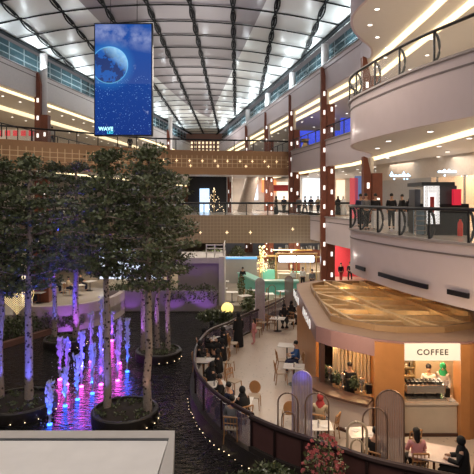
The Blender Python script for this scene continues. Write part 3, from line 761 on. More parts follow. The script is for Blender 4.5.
def body_mesh(kind):
    if kind in PC: return PC[kind]
    n, e, hands = pose_nodes(kind); v, f = skin_mesh(n, e, 1)
    mb = MB(); mb.add(v, f); hd = Vector(n[6][0])
    mb.ball(hd+Vector((0,.095,-.045)), .016, 6, (1,1.2,1.6))
    for s in (-1,1): mb.ball(hd+Vector((s*.08,-.005,-.04)), .022, 6, (.5,1,1.4))
    for (c, d) in hands:
        c = Vector(c); d = Vector(d).normalized(); sd = d.cross(Vector((1,0,0)) if abs(d.x) < .7 else Vector((0,0,1))).normalized(); 
        mb.tube([c-d*.02, c+d*.05, c+d*.09], [.026,.038,.034], 8)
        for k, ln in enumerate((.062,.075,.07,.055)):
            p = c+d*.085+sd*(k-1.5)*.019; q = p+d*ln*.55; mb.tube([p, q, q+(d*.8+Vector((0,.0,-.5))).normalized()*ln*.5], [.009,.008,.006], 5)
        p = c+d*.02+sd*.032; mb.tube([p, p+(d+sd*.9).normalized()*.035, p+(d*1.5+sd*.7).normalized()*.065], [.011,.01,.007], 5)
    mb.k = 1
    for s in (-1,1): mb.ball(hd+Vector((s*.032,.078,-.005)), .012, 6)
    mb.tube([hd+Vector((-.022,.088,-.085)), hd+Vector((.022,.088,-.085))], .005, 4)
    PC[kind] = mb; return mb
def cloth_mesh(kind, part):
    key = (kind, part)
    if key in PC: return PC[key]
    n, e, hands = pose_nodes(kind)
    def grow(i, g): r = n[i][1]; r = r if isinstance(r, tuple) else (r, r); return (n[i][0], (r[0]+g, r[1]+g))
    mb = MB()
    if part == 'top':
        idx = [0,1,2,3,7,8,9,10,11,12]; ee = [(0,1),(1,2),(2,3),(3,4),(4,5),(5,6),(3,7),(7,8),(8,9)]
        nn = [grow(i, .022) for i in idx]; nn[6] = (tuple(Vector(nn[6][0]).lerp(Vector(nn[5][0]),.15)), nn[6][1]); nn[9] = (tuple(Vector(nn[9][0]).lerp(Vector(nn[8][0]),.15)), nn[9][1])
        v, f = skin_mesh(nn, ee, 1); mb.add(v, f)
    elif part == 'trousers':
        idx = [0,13,14,15,17,18,19]; ee = [(0,1),(1,2),(2,3),(0,4),(4,5),(5,6)]; v, f = skin_mesh([grow(i, .02) for i in idx], ee, 1); mb.add(v, f)
        for s in (15,19): a = Vector(n[s+1][0]); mb.ball(a+Vector((0,-.03,-.005)), .05, 8, (.9,2.1,.85))
    elif part == 'robe':
        if kind != 'sit':
            mb.lathe([(.27,.03),(.265,.3),(.24,.7),(.205,1.0),(.19,1.2),(.2,1.33),(.15,1.42),(.07,1.47)], (0,.0,0), 18, 1, .78)
        else:
            mb.lathe([(.24,.42),(.245,.6),(.21,.8),(.2,.97),(.15,1.07),(.07,1.12)], (0,.0,0), 18, 1, .75)
            for s in (-1,1): mb.tube([(s*.1,.0,.54),(s*.12,.42,.53),(s*.12,.5,.45),(s*.12,.47,.08)], [.14,.11,.11,.12], 10)
        for s, ii in ((-1,(7,8,9)),(1,(10,11,12))):
            mb.tube([Vector(n[ii[0]][0])*.98, n[ii[1]][0], n[ii[2]][0]], [.085,.075,.07], 9)
    elif part == 'scarf':
        h = Vector(n[6][0]); mb.ball(h+Vector((0,-.025,.0)), .115, 14, (.95,1.02,1.15)); mb.lathe([(.175,-.30),(.15,-.2),(.10,-.1)], h+Vector((0,-.03,0)), 14, 1, .8)
    elif part == 'hair':
        h = Vector(n[6][0]); mb.ball(h+Vector((0,-.022,.028)), .098, 12, (.95,1.05,1.0))
    elif part == 'longhair':
        h = Vector(n[6][0]); mb.ball(h+Vector((0,-.022,.028)), .1, 12, (.98,1.05,1.0)); mb.tube([h+Vector((0,-.05,0)), h+Vector((0,-.085,-.15)), h+Vector((0,-.09,-.3))], [.09,.085,.05], 9)
    PC[key] = mb; return mb
MESHC = {}
def person(loc, rz, label, kind='sit', outfit='robe', top='black', legs='black', head='scarf', headc='black', sc=1.0, grp=None):
    t = thing('person', label, 'person', loc, rz, grp); t.scale = (sc,)*3
    def put(key, mb, mats, nm):
        if key in MESHC: o = bpy.data.objects.new(nm, MESHC[key]); C.objects.link(o); o.parent = t; return
        o = mb.build(nm, mats, t, smooth=True); MESHC[key] = o.data
    put(('b', kind), body_mesh(kind), [SKIN, HAIR], 'body')
    if outfit == 'robe': put(('r', kind, top), cloth_mesh(kind, 'robe'), CL[top], 'robe')
    else:
        put(('t', kind, top), cloth_mesh(kind, 'top'), CL[top], 'shirt'); put(('l', kind, legs), cloth_mesh(kind, 'trousers'), CL[legs], 'trousers')
    if head == 'scarf': put(('s', kind, headc), cloth_mesh(kind, 'scarf'), CL[headc], 'headscarf')
    elif head: put(('h', kind, head), cloth_mesh(kind, head), HAIR, 'hair')
    return t

# ------------------------------------------------------------------ terrace: tables, chairs, diners
GT = 'cafe tables on the terrace'; GC = 'cafe chairs on the terrace'
tabs = [((213,338.5),.85,'table with dishes at the upper bend of the pond railing'),((204,360),.8,'table pressed to the pond railing where the terrace bulges most'),((215,384),.75,'table near the pond railing below the bulge, between seated diners'),
        ((228,327),.8,'table behind the standing woman in black'),((277.6,318),.8,'small table in front of the slatted bench'),((287,345),.8,'pale empty table left of the kiosk side, nearer the bench'),((294,366),.85,'pale table left of the kiosk with two chairs'),
        ((240,400),.7,'table beside the railing at the lowest group of diners'),((318,425),.75,'table of the person with the red headscarf, behind the wire arch'),((362,432),.85,'pale table between the short arch and the ribbed arch')]
TPS = []
proto_t = None
for (p, w, lab) in tabs:
    g = G(p[0], p[1], .75); g.z = 0
    if proto_t is None: proto_t = table_proto(lab, g, R(12), GT, w, .7)
    else: dup(proto_t, g, R(random.uniform(-20,20)), lab, GT)
    TPS.append(g)
# plates and cups
def dish(g, dx, dy, lab, kind, m=None):
    z = .75
    if kind == 'plate':
        o = MB().lathe([(.06,0),(.11,.012),(.115,.018),(.06,.008)], (0,0,0), 16).build('plate', m or CL['white'], None, smooth=True)
    elif kind == 'cup':
        o = MB().lathe([(.025,0),(.038,.05),(.042,.09),(.036,.09),(.03,.02)], (0,0,0), 14).build('cup', m or WHITEF, None, smooth=True)
    else:
        o = MB().lathe([(.035,0),(.035,.12),(.015,.17),(.015,.22)], (0,0,0), 12).build('bottle', m or GLASSB, None, smooth=True)
    o.location = (g.x+dx, g.y+dy, z); tag(o, lab, kind, 'tableware on the terrace'); return o
wh = ['upper bend table','bulge table by the railing','table below the bulge','table behind the standing woman','bench table','empty table near the bench','two chair table','lowest railing table','red headscarf table','table between the arches']
for i, g in enumerate(TPS):
    if i in (5,): continue
    dish(g, -.18, .1, 'white plate on the '+wh[i]+', on its left', 'plate'); dish(g, .18, -.1, 'white plate on the '+wh[i]+', on its right', 'plate')
    dish(g, .05, .15, 'pale cup on the '+wh[i], 'cup'); 
    if i % 2 == 0: dish(g, -.02, -.16, 'dark glass bottle on the '+wh[i], 'bottle')
chs = [(233,352,-100,'slat','wooden chair pushed back from the bulge table, its back to the room'),(228,372,-110,'slat','wooden chair with its back to the open floor, beside the seated diners'),(234,392,-130,'slat','wooden chair facing the pond below the bulge'),
       (262,330,150,'slat','wooden chair right of the child in pink'),(257,336,160,'slat','wooden chair partly behind the child in pink'),(282,370,-85,'slat','wooden chair left of the pale tables, farther of two'),(281,383,-85,'slat','wooden chair left of the pale tables, nearer of two'),
       (254,408,170,'round','round backed chair beside the lowest diner'),(289,425,0,'round','round backed chair behind the double wire arch'),(299,414,180,'slat','wooden chair between the wire arches'),(290,328,170,'slat','wooden chair at the bench table on the right'),(272,330,-20,'slat','wooden chair before the bench'),
       (330,440,60,'slat','wooden chair at the red headscarf table, right side'),(410,456,20,'slat','wooden chair below the coffee counter on its left')]
ps = {}
for (x, y, rz, bk, lab) in chs:
    g = G(x, y, 0)
    if bk not in ps: ps[bk] = chair_proto(lab, g, R(rz), GC, bk)
    else: dup(ps[bk], g, R(rz), lab, GC)
def sit(px, py, rz, label, zh=.0, seat=True, **k):
    g = G(px, py, .9); g.z = 0
    person(g, R(rz), label, 'sit', **k)
    if seat: dup(ps['slat'], g-Vector((math.sin(-R(rz))*.03, math.cos(R(rz))*.03, 0)), R(rz), 'chair under the '+' '.join(label.split()[:11]), GC)
D = 'diners along the pond railing'
sit(211,331,-40,'person in black robe seated at the farthest table by the railing', grp=D)
sit(203,338,-80,'person in black robe seated against the upper railing bend', grp=D)
sit(224,337,100,'person in black seated with back to the standing woman', grp=D)
sit(223,350,95,'person in black robe seated at the bulge table, farther of two on its room side', grp=D)
sit(219,361,85,'person in black robe seated at the bulge table, nearer of two on its room side', grp=D)
sit(199,352,-90,'person in black seated between the bulge table and the glass', grp=D)
sit(211,375,-60,'person in dark clothes seated with white bag at the railing below the bulge', grp=D)
sit(221,388,100,'person with black hair leaning over the table below the bulge', grp=D, outfit='shirt', head='hair')
sit(230,397,60,'person in dark shirt seated near the lowest railing table', grp=D, outfit='shirt', top='navy', head='hair')
sit(243,402,30,'person in black headscarf and robe, lowest of the railing diners', grp=D)
sit(232,412,-10,'person in dark clothes seen through the glass at the lowest bend', grp=D, outfit='shirt', top='grey', legs='denim', head='hair')
sit(297,352,90,'person in blue shirt seated left of the kiosk', outfit='shirt', top='blue', legs='navy', head='hair')
sit(284,312,180,'person in black seated on the far right of the slatted bench', seat=False)
sit(291,309,200,'person in black beside the bench near the kiosk corner')
sit(320,410,-20,'person with red headscarf and cream top behind the wire arch', outfit='shirt', top='tan', legs='grey', headc='red')
sit(463,456,60,'person in black seated at the lower right corner')
sit(417,447,0,'person with long black hair seated below the coffee counter', outfit='shirt', top='pink', legs='black', head='longhair')
sit(375,446,-30,'person in dark clothes behind the ribbed arch', outfit='shirt', top='black', head='hair')
person(G(238.5,347,0), R(20), 'person standing in a long black robe and headscarf on the terrace', 'stand')
person(G(254,344,0), R(60), 'child in a pink top standing by a table', 'stand', 'shirt', 'pink', 'pink', 'longhair', sc=.78)

# white angular board/table at lower right
t = thing('cafe_table', 'pale square table set at an angle at the bottom right', 'table', G(434,452,.75)-Vector((0,0,.75)), 0)
MB().box((-.62,-.5,.72),(.62,.5,.75), R(-24), (0,0,0)).build('table_top', mat('pinkish_top', (.6,.48,.44), .35), t)
MB().tube([(0,0,0),(0,0,.72)], .035, 8).build('leg', WOOD, t)

# slatted curved bench
t = thing('curved_bench', 'cream curved bench with a vertical slatted back on the terrace', 'bench', G(270,325,0)); o = G(270,325,0)
bp = crom([tuple(G(253,330,0)[:2]), tuple(G(258,322,0)[:2]), tuple(G(270,316,0)[:2]), tuple(G(287,312,0)[:2])], 5)
MB().strip(bp, .0, .42, -.5).build('seat', CREAM, t, o)
mb = MB()
for p, d in sub(bp, .12): mb.box((p.x-.035,p.y-.02,.4),(p.x+.035,p.y+.03,1.0))
mb.strip(bp, .96, 1.02, .05); mb.build('slatted_back', mat('cream_slat', (.55,.47,.38), .6), t, o)

# arches
def arch(px, top, w_px, Y, label, style='wire', m=GOLD, tube=.022):
    s = F/Y; w = w_px/s/2; zt = EYE-(top-199)/s
    t = thing('arch_screen', label, 'arch screen', ((px-237)/s, Y, 0), R(-8), 'arched screens along the parapet')
    pts = [(-w,0,0.02),(-w,0,zt-w)]+[(-w*math.cos(a),0,zt-w+w*math.sin(a)) for a in [math.pi*k/12 for k in range(1,12)]]+[(w,0,zt-w),(w,0,.02)]
    MB().tube(pts, tube, 8).build('frame', m, t, smooth=True)
    if style == 'ribbed':
        MB().add([(p[0], 0.0, p[2]) for p in pts]+[(p[0], 0.012, p[2]) for p in pts], [list(range(len(pts))), list(range(len(pts),2*len(pts)))[::-1]]).build('glass_infill', mat('ribbed_glass', (.55,.45,.44), .25, alpha=.5, bump=.5, bs=30), t)
        mb = MB()
        for k in range(1, 12):
            x = -w+2*w*k/12; mb.tube([(x,0,.05),(x,0,zt-w+math.sqrt(w*w-x*x))], .006, 4)
        mb.build('rib', m, t)
    elif style == 'double':
        q = [(p[0]*.62, .0, p[2]*.74) for p in pts]; MB().tube(q, tube*.8, 8).build('inner_frame', m, t, smooth=True)
    return t
BRZ = mat('bronze_tube', (.30,.20,.15), .35, .6)
arch(302,371,19,14.6,'tall arched glass screen with a blue glowing tip','ribbed',mat('pale_violet', (.45,.38,.5), .4))
arch(288,393,20,14.35,'wire arch with a smaller arch inside, left of the blue tipped arch','double',BRZ)
arch(317,393,23,13.9,'wire arch right of the blue tipped arch, before the red headscarf','wire',BRZ)
arch(390,390,27,13.3,'widest ribbed glass arch left of the coffee counter','ribbed',BRZ)
arch(375,408,24,13.2,'low wire arch beside the widest ribbed arch','wire',BRZ)
arch(357,422,19,13.1,'short cream arch at the timber parapet','double',mat('cream_tube', (.6,.48,.34), .5),.035)
arch(260,278,9,29.2,'far slim arched screen above the slatted bench','ribbed',mat('pale_violet', (.45,.38,.5), .4))
arch(289,276,8,31.5,'far slim arched screen beside the kiosk end of the bench','ribbed',BRZ)
arch(272,285,7,29.8,'far wire arch between the two slim arches','wire',BRZ)
point((1.9,14.45,2.45), 1.6, (.1,.1,1), .05)

# ------------------------------------------------------------------ coffee kiosk
ko = (5.5,20,0)
RP = [(2.83,17.9),(3.25,17.3),(4.45,16.2),(5.3,15.85),(7.3,15.85),(9.0,16.6),(9.7,18.4),(9.75,20.3),(9.1,22.5),(8.6,25.5),(7.1,28),(4.2,27.8),(3.2,26.8),(3.0,25)]
def inset(poly, k, c=(6.1,21.6)): return [(c[0]+(p[0]-c[0])*k, c[1]+(p[1]-c[1])*k) for p in poly]
t = KI = thing('coffee_kiosk', 'round cornered wooden coffee kiosk with a latticed roof and a lit sign', 'kiosk', ko)
def ring(outer, inner, z0, z1, name, m):
    n = len(outer); mb = MB()
    for i in range(n):
        j = (i+1) % n; a, b, c, d = outer[i], outer[j], inner[j], inner[i]
        mb.add([(a[0],a[1],z0),(b[0],b[1],z0),(c[0],c[1],z0),(d[0],d[1],z0),(a[0],a[1],z1),(b[0],b[1],z1),(c[0],c[1],z1),(d[0],d[1],z1)], [(0,3,2,1),(4,5,6,7),(0,1,5,4),(2,3,7,6)])
    return mb.build(name, m, KI, ko)
IN = inset(RP, .79)
ring(RP, IN, 2.98, 3.05, 'roof_border', ROOFBR)
ring(inset(RP,1.001), inset(RP,.985), 2.5, 3.06, 'roof_fascia', MAUVE)
ring(inset(RP,.99), inset(RP,.6), 2.5, 2.56, 'eaves_soffit', ORANGEWOOD)
ring(inset(RP,.80), inset(RP,.775), 3.0, 3.26, 'lattice_rim', mat('rim_wood', (.36,.22,.11), .5))
MB().prism(inset(RP,.785), 2.40, 2.44).build('roof_panel', mat('amber_panel', (.50,.27,.09), .5, var=.5, vs=1.2), KI, ko)
# lattice beams clipped to the inset polygon
def clip(poly, p, d):
    ts = []
    for i in range(len(poly)):
        a = Vector(poly[i]); b = Vector(poly[(i+1)%len(poly)]); e = b-a; den = d.x*e.y-d.y*e.x
        if abs(den) < 1e-9: continue
        w_ = a-p; tt = (w_.x*e.y-w_.y*e.x)/den; u = (w_.x*d.y-w_.y*d.x)/den
        if 0 <= u <= 1: ts.append(tt)
    return (p+d*min(ts), p+d*max(ts)) if len(ts) >= 2 else None
IP = inset(RP,.785)
for ang, step, z0, z1, wdt in ((-4, .92, 2.92, 3.14, .20), (100, 1.9, 3.06, 3.24, .13), (118, 2.8, 3.05, 3.26, .15)):
    d = Vector((math.cos(R(ang)), math.sin(R(ang)))); nn = Vector((-d.y, d.x)); k = -7.0
    while k < 7:
        r_ = clip(IP, Vector((6.1,21.6))+nn*k, d); k += step
        if not r_ : continue
        a, b = r_; mb = MB(); s = nn*wdt/2
        mb.prism([tuple(a-s), tuple(b-s), tuple(b+s), tuple(a+s)], z0, z1).build('lattice_beam', GOLDW, KI, ko)
tag(MB().prism([(10.3,20),(15,20),(15,27),(10.3,27)], 2.35, 2.85).build('red_canopy', mat('red_canopy', (.62,.03,.04), .5)), 'red canopy edge beyond the kiosk roof at the right edge of the photo', 'canopy')
# roof spotlights glints
for (x, y) in ((398,318),(423,322),(386,307),(437,318),(453,322),(330,311),(371,329),(452,312)):
    g = G(x, y, 3.0); MB().lathe([(.06,-.25),(.06,-.1)], g, 10).build('roof_lamp', WLIGHT, KI, ko)
for x_, y_ in ((4.6,19.5),(7.2,19.2),(5.2,22.5),(7.6,22.2),(5.4,25.4),(6.9,25.2)): point((x_,y_,2.86), 10, (1,.72,.38), .06)  # unseen warm points added in the roof well to make the lattice golden
# walls
def kb(a, b, name, m, **k): return MB().box(a, b).build(name, m, KI, ko, **k)
MB().strip([(3.12,26),(3.05,22),(2.98,18.9)], 0, 2.5, .12).build('side_wall', ORANGEWOOD, KI, ko)
kb((2.95,17.75,0),(3.12,18.0,2.52), 'corner_post', mat('dark_wood', (.07,.03,.02), .5))
MB().prism([(4.44,16.12),(5.28,15.78),(5.28,16.4),(4.5,16.5)], 0, 3.0).build('front_wall', ORANGEWOOD, KI, ko)
MB().prism([(7.07,15.78),(7.35,15.78),(9.0,16.5),(8.9,16.9),(7.07,16.35)], 0, 3.0).build('front_wall', ORANGEWOOD, KI, ko)
MB().strip([(8.9,16.1),(9.4,18.4),(9.4,20.3),(8.8,22.5),(8.3,25.4),(6.9,27.6),(4.3,27.5),(3.2,26)], 0, 2.5, .12).build('rear_wall', ORANGEWOOD, KI, ko)
kb((3.6,18.75,0),(9.2,18.85,2.5), 'inner_wall', mat('warm_cream_wall', (.62,.50,.33), .6))
CP = crom([(2.98,18.35),(3.3,17.45),(3.85,16.85),(4.5,16.42)], 6)
MB().strip(CP, 0, 1.02, -.55).build('curved_bar', mat('bar_panel', (.66,.54,.46), .5, var=.06), KI, ko)
MB().strip(offset(CP,.06), 1.02, 1.10, -.66).build('bar_top', mat('dark_bar_top', (.11,.06,.045), .3), KI, ko)
MB().strip(offset(CP,.05), 0, .08, -.6).build('skirting', mat('dark_wood', (.07,.03,.02), .5), KI, ko)
kb((5.3,16.02,0.1),(7.05,16.5,1.02), 'coffee_counter', MARBLE)
kb((5.26,15.95,1.02),(7.1,16.75,1.09), 'counter_top', mat('pale_marble_top', (.66,.57,.47), .25))
kb((5.26,15.98,0),(7.1,16.3,.1), 'skirting', MATS['dark_wood'])
SB = kb((5.3,15.78,2.5),(7.05,16.0,3.03), 'sign_box', SIGNW)
text_obj('COFFEE', 'sign_lettering', mat('sign_dark', (.06,.04,.025), .6), .25, SB, (6.17-ko[0],15.77-ko[1],2.76), (R(90),0,0), .004, 1.2, .005)
LW = mat('letter_white', (1,1,1), emit=(1,.96,.90), es=.8, var=0)
for wd, yy, xx in (('BREAD', 24.4, 2.90), ('AHEAD', 20.2, 2.82)):
    text_obj(wd, 'roof_lettering', LW, .52, KI, (xx-.04-ko[0]+.02,yy-ko[1],2.80), (R(90),0,R(-90-(1.3 if wd=='AHEAD' else 1.3))), .006, 1.9, .0)
# shelves and things inside
mb = MB()
for z in (.75,1.05,1.35,1.65): mb.box((5.4,18.45,z),(6.6,18.73,z+.03))
for x in (5.4,6.0,6.57): mb.box((x,18.45,.1),(x+.03,18.73,2.2))
mb.build('back_shelf', mat('shelf_tan', (.5,.38,.22), .5), KI, ko)
mb = MB()
for k in range(10): mb.box((3.75+k*.14,18.6,.6),(3.82+k*.14,18.7,2.45))
mb.build('slat_screen', CREAM, KI, ko)
kb((5.0,17.4,.0),(5.06,18.7,2.4), 'inner_partition', ORANGEWOOD)
rnd = random.Random(3)
for i, z in enumerate((.78,1.08,1.38)):
    for k in range(8):
        x = 5.5+k*.13; o_ = MB().lathe([(.03,0),(.035,.06),(.035,.12),(.015,.16)], (0,0,0), 10).build('jar', [GOLD, WHITEF, STONE][rnd.randrange(3)], None, smooth=True)
        o_.location = (x, 18.58, z); tag(o_, ['small jar on the lowest shelf inside the coffee window','small jar on the middle shelf inside the coffee window','small jar on the top shelf inside the coffee window'][i], 'jar', 'jars on the kiosk shelves '+str(('low','middle','top')[i]))
point((6.2,17.0,2.35), 90, (1,.75,.45), .15); point((7.2,17.9,2.3), 50, (1,.8,.55), .15); point((4.4,17.8,2.35), 60, (1,.66,.3), .15); point((3.6,18.6,2.3), 20, (1,.7,.4), .1)
# espresso machine
t = thing('espresso_machine', 'wide silver espresso machine with cups stacked on top on the coffee counter', 'coffee machine', (6.12,16.38,1.09)); t.scale = (1.28,1.05,1.15)
SIL = mat('steel', (.55,.52,.48), .25, .8)
EB = MB().box((-.5,-.2,.18),(.5,.25,.42)).build('body', SIL, t, bevel=.03)
MB().box((-.5,-.25,.0),(.5,.25,.06)).build('drip_tray', SIL, t, bevel=.01)
MB().box((-.46,.08,.05),(.46,.24,.2)).build('back_panel', DARKFR, t)
for x in (-.3,0,.3): MB().tube([(x,-.12,.2),(x,-.12,.12)], .045, 10).tube([(x,-.12,.14),(x,-.36,.12)], .016, 6).build('group_head', BLACK, EB)
mb = MB()
for i in range(9):
    for j in range(3): mb.lathe([(.03,.42),(.042,.5)], (-.42+i*.105,-.1+j*.12,0), 8)
mb.build('cups', BLACK, t)
t = thing('coffee_grinder', 'small coffee grinder right of the espresso machine', 'coffee grinder', (6.9,16.5,1.09))
MB().box((-.09,-.12,0),(.09,.12,.3)).build('body', BLACK, t, bevel=.02); MB().lathe([(.03,.3),(.09,.42),(.09,.5)], (0,0,0), 14).build('hopper', GLASSB, t)
t = thing('telephone', 'pale device with a dark cord on the right of the coffee counter', 'device', (6.92,16.1,1.09))
MB().box((-.08,-.07,0),(.08,.07,.06)).build('body', CL['white'], t, bevel=.01); MB().tube([(-.05,-.08,.02),(-.12,-.1,.02),(-.15,0,.02)], .008, 5).build('cord', BLACK, t)
for k, x in enumerate((5.36,5.42,5.47)):
    o_ = MB().lathe([(.03,0),(.032,.16),(.012,.2),(.012,.25)], (0,0,0), 10).build('syrup_bottle', [GOLD, STONE, WHITEF][k], None, smooth=True); o_.location = (x,16.2+.12*k,1.09); tag(o_, ['gold syrup bottle left of the espresso machine','dark syrup bottle left of the espresso machine','pale syrup bottle left of the espresso machine'][k], 'bottle')
person((6.65,17.35,.05), R(170), 'person with black hair and pale shirt working behind the espresso machine', 'stand', 'shirt', 'white', 'black', 'hair', sc=1.03)
person((7.25,17.6,.05), R(150), 'person in green headscarf and white top at the right of the coffee window', 'stand', 'shirt', 'white', 'black', 'scarf', 'green', sc=1.0)
person((4.0,17.75,.05), R(160), 'person in black behind the curved bar of the kiosk', 'stand', 'shirt', 'black', 'black', 'hair', sc=1.0)
# things on curved bar
cl_ = sub(offset(CP,-.22), .24)
for k, (p, d) in enumerate(cl_[1:-1]):
    if k % 3 == 0:
        t = thing('potted_plant', ['dark potted plant at the left end of the curved bar','dark potted plant in the middle of the curved bar','dark potted plant at the right end of the curved bar','dark potted plant on the curved bar'][k//3 % 4], 'plant', (p.x,p.y,1.1))
        MB().lathe([(.07,0),(.09,.14)], (0,0,0), 12).build('pot', BLACK, t); mb = MB(); leaves(mb, (0,0,.27), (.16,.16,.18), 160, .1, random.Random(k)); mb.build('foliage', LEAF, t)
    elif k % 3 == 1:
        o_ = MB().lathe([(.09,0),(.09,.03),(.03,.05),(.03,.22),(.08,.3),(.1,.45),(.0,.5)], (0,0,0), 14).build('drinks_dispenser', SIL, None, smooth=True); o_.location = (p.x,p.y,1.1); tag(o_, ['silver dispenser on the left half of the curved bar','silver dispenser on the right half of the curved bar','silver dispenser on the curved bar'][k//3 % 3], 'dispenser')
    else:
        o_ = MB().box((-.1,-.1,0),(.1,.1,.32)).build('till', BLACK, None, bevel=.02); o_.location = (p.x,p.y,1.1); tag(o_, ['black till on the left half of the curved bar','black till on the right half of the curved bar','black till on the curved bar'][k//3 % 3], 'till')

# ------------------------------------------------------------------ planting in front
bush((2.15,12.3,.1), (.55,.4,.85), 450, 'tall shrub covered in pink blossom in front of the parapet', .09, LEAF2, None, 'flowering_shrub', (PINKF, 95, .048))
bush((.9,12.6,-.3), (.8,.6,.6), 1500, 'dense dark green shrub left of the pink blossom', .13, LEAF, None, 'green_shrub')
bush((.1,12.9,-.4), (.6,.5,.45), 800, 'low green shrub near the glass bend', .13, LEAF)
bush((1.3,11.7,-.2), (.8,.4,.45), 700, 'shrub with small white flowers at the bottom of the photo', .1, LEAF2, None, 'flowering_shrub', (WHITEF, 60, .04))
bush((-.75,12.5,-.4), (.6,.5,.4), 400, 'sparse shrub with white flowers at the bottom middle beside the water', .1, LEAF2, None, 'flowering_shrub', (WHITEF, 40, .035))
bush((2.9,11.9,-.2), (.5,.4,.4), 500, 'low shrub right of the pink blossom', .1, LEAF)

# bottom left canopy
z = 4.5; A = P(-20,430.5,6.7); Bx = P(174.7,430.5,6.7)
t = thing('canopy_roof', 'large pale flat panel with a bevelled grey rim at the bottom left corner', 'canopy', (-2.5,6,4.3))
def Q(x, y, zz=4.497): g = G(x, y, zz); return (g.x, g.y)
rim = mat('rim_grey', (.46,.43,.40), .5, var=.1)
MB().prism([Q(-140,438.5,4.485),Q(168.5,438.5,4.485),Q(150,497,4.485),Q(-140,497,4.485)], 4.35, 4.485).build('panel', mat('dusty_panel', (.74,.72,.69), .55, var=.10, vs=3), t, (-2.5,6,4.3))
MB().prism([Q(-140,430.5),Q(174.7,430.5),Q(169,438),Q(-140,438)], 4.2, 4.497).build('rim', rim, t, (-2.5,6,4.3))
MB().prism([Q(174.7,430.5),Q(172.0,497),Q(152,497),Q(169,438)], 4.2, 4.497).build('rim', rim, t, (-2.5,6,4.3))
MB().prism([Q(-140,437.8,4.5),Q(169,437.8,4.5),Q(168,439.6,4.5),Q(-140,439.6,4.5)], 4.45, 4.492).build('dark_seam', DARKFR, t, (-2.5,6,4.3))
MB().box((-1.4,5.6,0),(-1.2,5.8,4.3)).build('support_post', DARKFR, t, (-2.5,6,4.3))

# ------------------------------------------------------------------ far ground floor beyond the terrace
t = thing('teal_counter', 'long angled teal service counter beyond the terrace', 'counter', (2,40,0)); o = (2,40,0)
MB().strip([(.1,44.2),(1.6,39.8),(4.9,39.6)], 0, 1.0, .8).build('body', TEAL, t, o); MB().strip([(.0,44.2),(1.5,39.7),(4.9,39.5)], 1.0, 1.12, .95).build('counter_top', mat('teal_light', (.35,.68,.58), .3), t, o)
t = thing('partition', 'grey partition wall with a bluish glass top left of the teal counter', 'partition', (.4,45,0)); o = (.4,45,0)
MB().box((-1.1,45,0),(1.8,45.15,2.2)).build('panel', CONC, t, o); MB().box((-1.1,44.9,2.2),(1.8,45.3,2.38)).build('glass_edge', mat('blue_edge', (.2,.5,.8), .3, emit=(.15,.45,.9), es=.7, var=0), t, o)
t = thing('snack_stand', 'gold framed snack stand with a bright white menu panel beyond the teal counter', 'kiosk', (5.1,43,0)); o = (5.1,43,0)
a = P(279,256,43); b = P(314,262,43)
MB().box((a.x,43,b.z),(b.x,43.1,a.z)).build('menu_panel', CLIGHT, t, o)
mb = MB()
for x in (a.x-.2, (a.x+b.x)/2, b.x+.2): mb.tube([(x,43,0),(x,43,a.z+.25)], .05, 6)
mb.tube([(a.x-.3,43,a.z+.2),(b.x+.3,43,a.z+.2)], .07, 6); mb.tube([(a.x-.3,46,a.z+.2),(b.x+.3,46,a.z+.2)], .07, 6)
mb.build('frame', GOLD, t, o); MB().box((a.x,43.4,0),(b.x,44,1.1)).build('counter', mat('cream_counter', (.6,.52,.38), .5), t, o)
t = thing('light_figure', 'golden lit decoration shaped like a figure behind the partition', 'light decoration', P(262,275,46)); g = P(262,275,46)
mb = MB(); rnd = random.Random(5)
for k in range(90): u = rnd.random(); mb.ball((rnd.gauss(0,.28)*(1.2-u*.6), rnd.gauss(0,.2), .3+u*2.4), .06, 5)
mb.build('bulbs', mat('gold_bulb', (1,.85,.45), emit=(1,.8,.4), es=1.0, var=0), t)['kind'] = 'stuff'; MB().tube([(0,0,-.6),(0,0,2.5)], .05, 6).build('pole', GOLD, t)
t = thing('globe_lamp', 'glowing yellow globe lamp on the ground behind the standing woman', 'lamp', G(227.3,315,0)); 
MB().ball((0,0,.42), .4, 20).build('globe', mat('globe_yellow', (1,.8,.3), emit=(1,.72,.2), es=1.3, var=.8, vs=14), t, smooth=True); MB().lathe([(.15,0),(.12,.06)], (0,0,0), 12).build('base', BLACK, t)
for i,(x,y,rx,rz,n,lab) in enumerate([(237,285,.9,1.2,900,'dark green bush left of the golden figure under the lower footbridge'),(208,290,1.3,1.3,900,'dark green bush behind the pavilion roof rails'),(248,312,.5,.5,300,'low plant beside the yellow globe'),(215,322,1.2,.35,700,'low dark hedge along the pond beyond the terrace bend')]):
    bush(G(x,y,0)+Vector((0,[12,10,0,0][i],0)), (rx,.6,rz), n, lab, .2)
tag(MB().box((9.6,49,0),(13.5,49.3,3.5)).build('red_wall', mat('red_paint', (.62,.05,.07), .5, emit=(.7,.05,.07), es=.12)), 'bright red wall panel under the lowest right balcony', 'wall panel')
person(G(341,282,0)+Vector((0,.0,0)), R(180), 'person in black and red standing before the red wall, left one', 'walk', 'shirt', 'black', 'red', 'hair')
person(G(350,281,0), R(150), 'person in black trousers before the red wall, right one', 'walk', 'shirt', 'black', 'black', 'hair')
rnd = random.Random(12); k = 0
places = [(255,300),(283,301),(245,306),(268,304),(232,302),(300,303)]
labs = ['left of the yellow plant','beyond the far slim arch','above the yellow globe','in the middle below the teal counter','beside the pavilion side wall','at the kiosk end below the teal counter']
for i,(x,y) in enumerate(places):
    g = G(x,y,0); dup(proto_t, g, R(rnd.uniform(0,40)), 'far pale table '+labs[i], 'far tables'); dup(ps['slat'], g+Vector((.65,.1,0)), R(90), 'far chair '+labs[i], 'far chairs')
for i,(x,y) in enumerate([(224,290),(229,281),(233,275),(222,298)]):
    g = G(x,y,0); dup(proto_t, g, 0, 'white table stacked in depth along the partition, '+['third','second','farthest','nearest'][i]+' from the pond', 'partition tables')
ff = [(243,276,'teal'),(296,278,'a'),(306,276,'b'),(316,279,'c')]
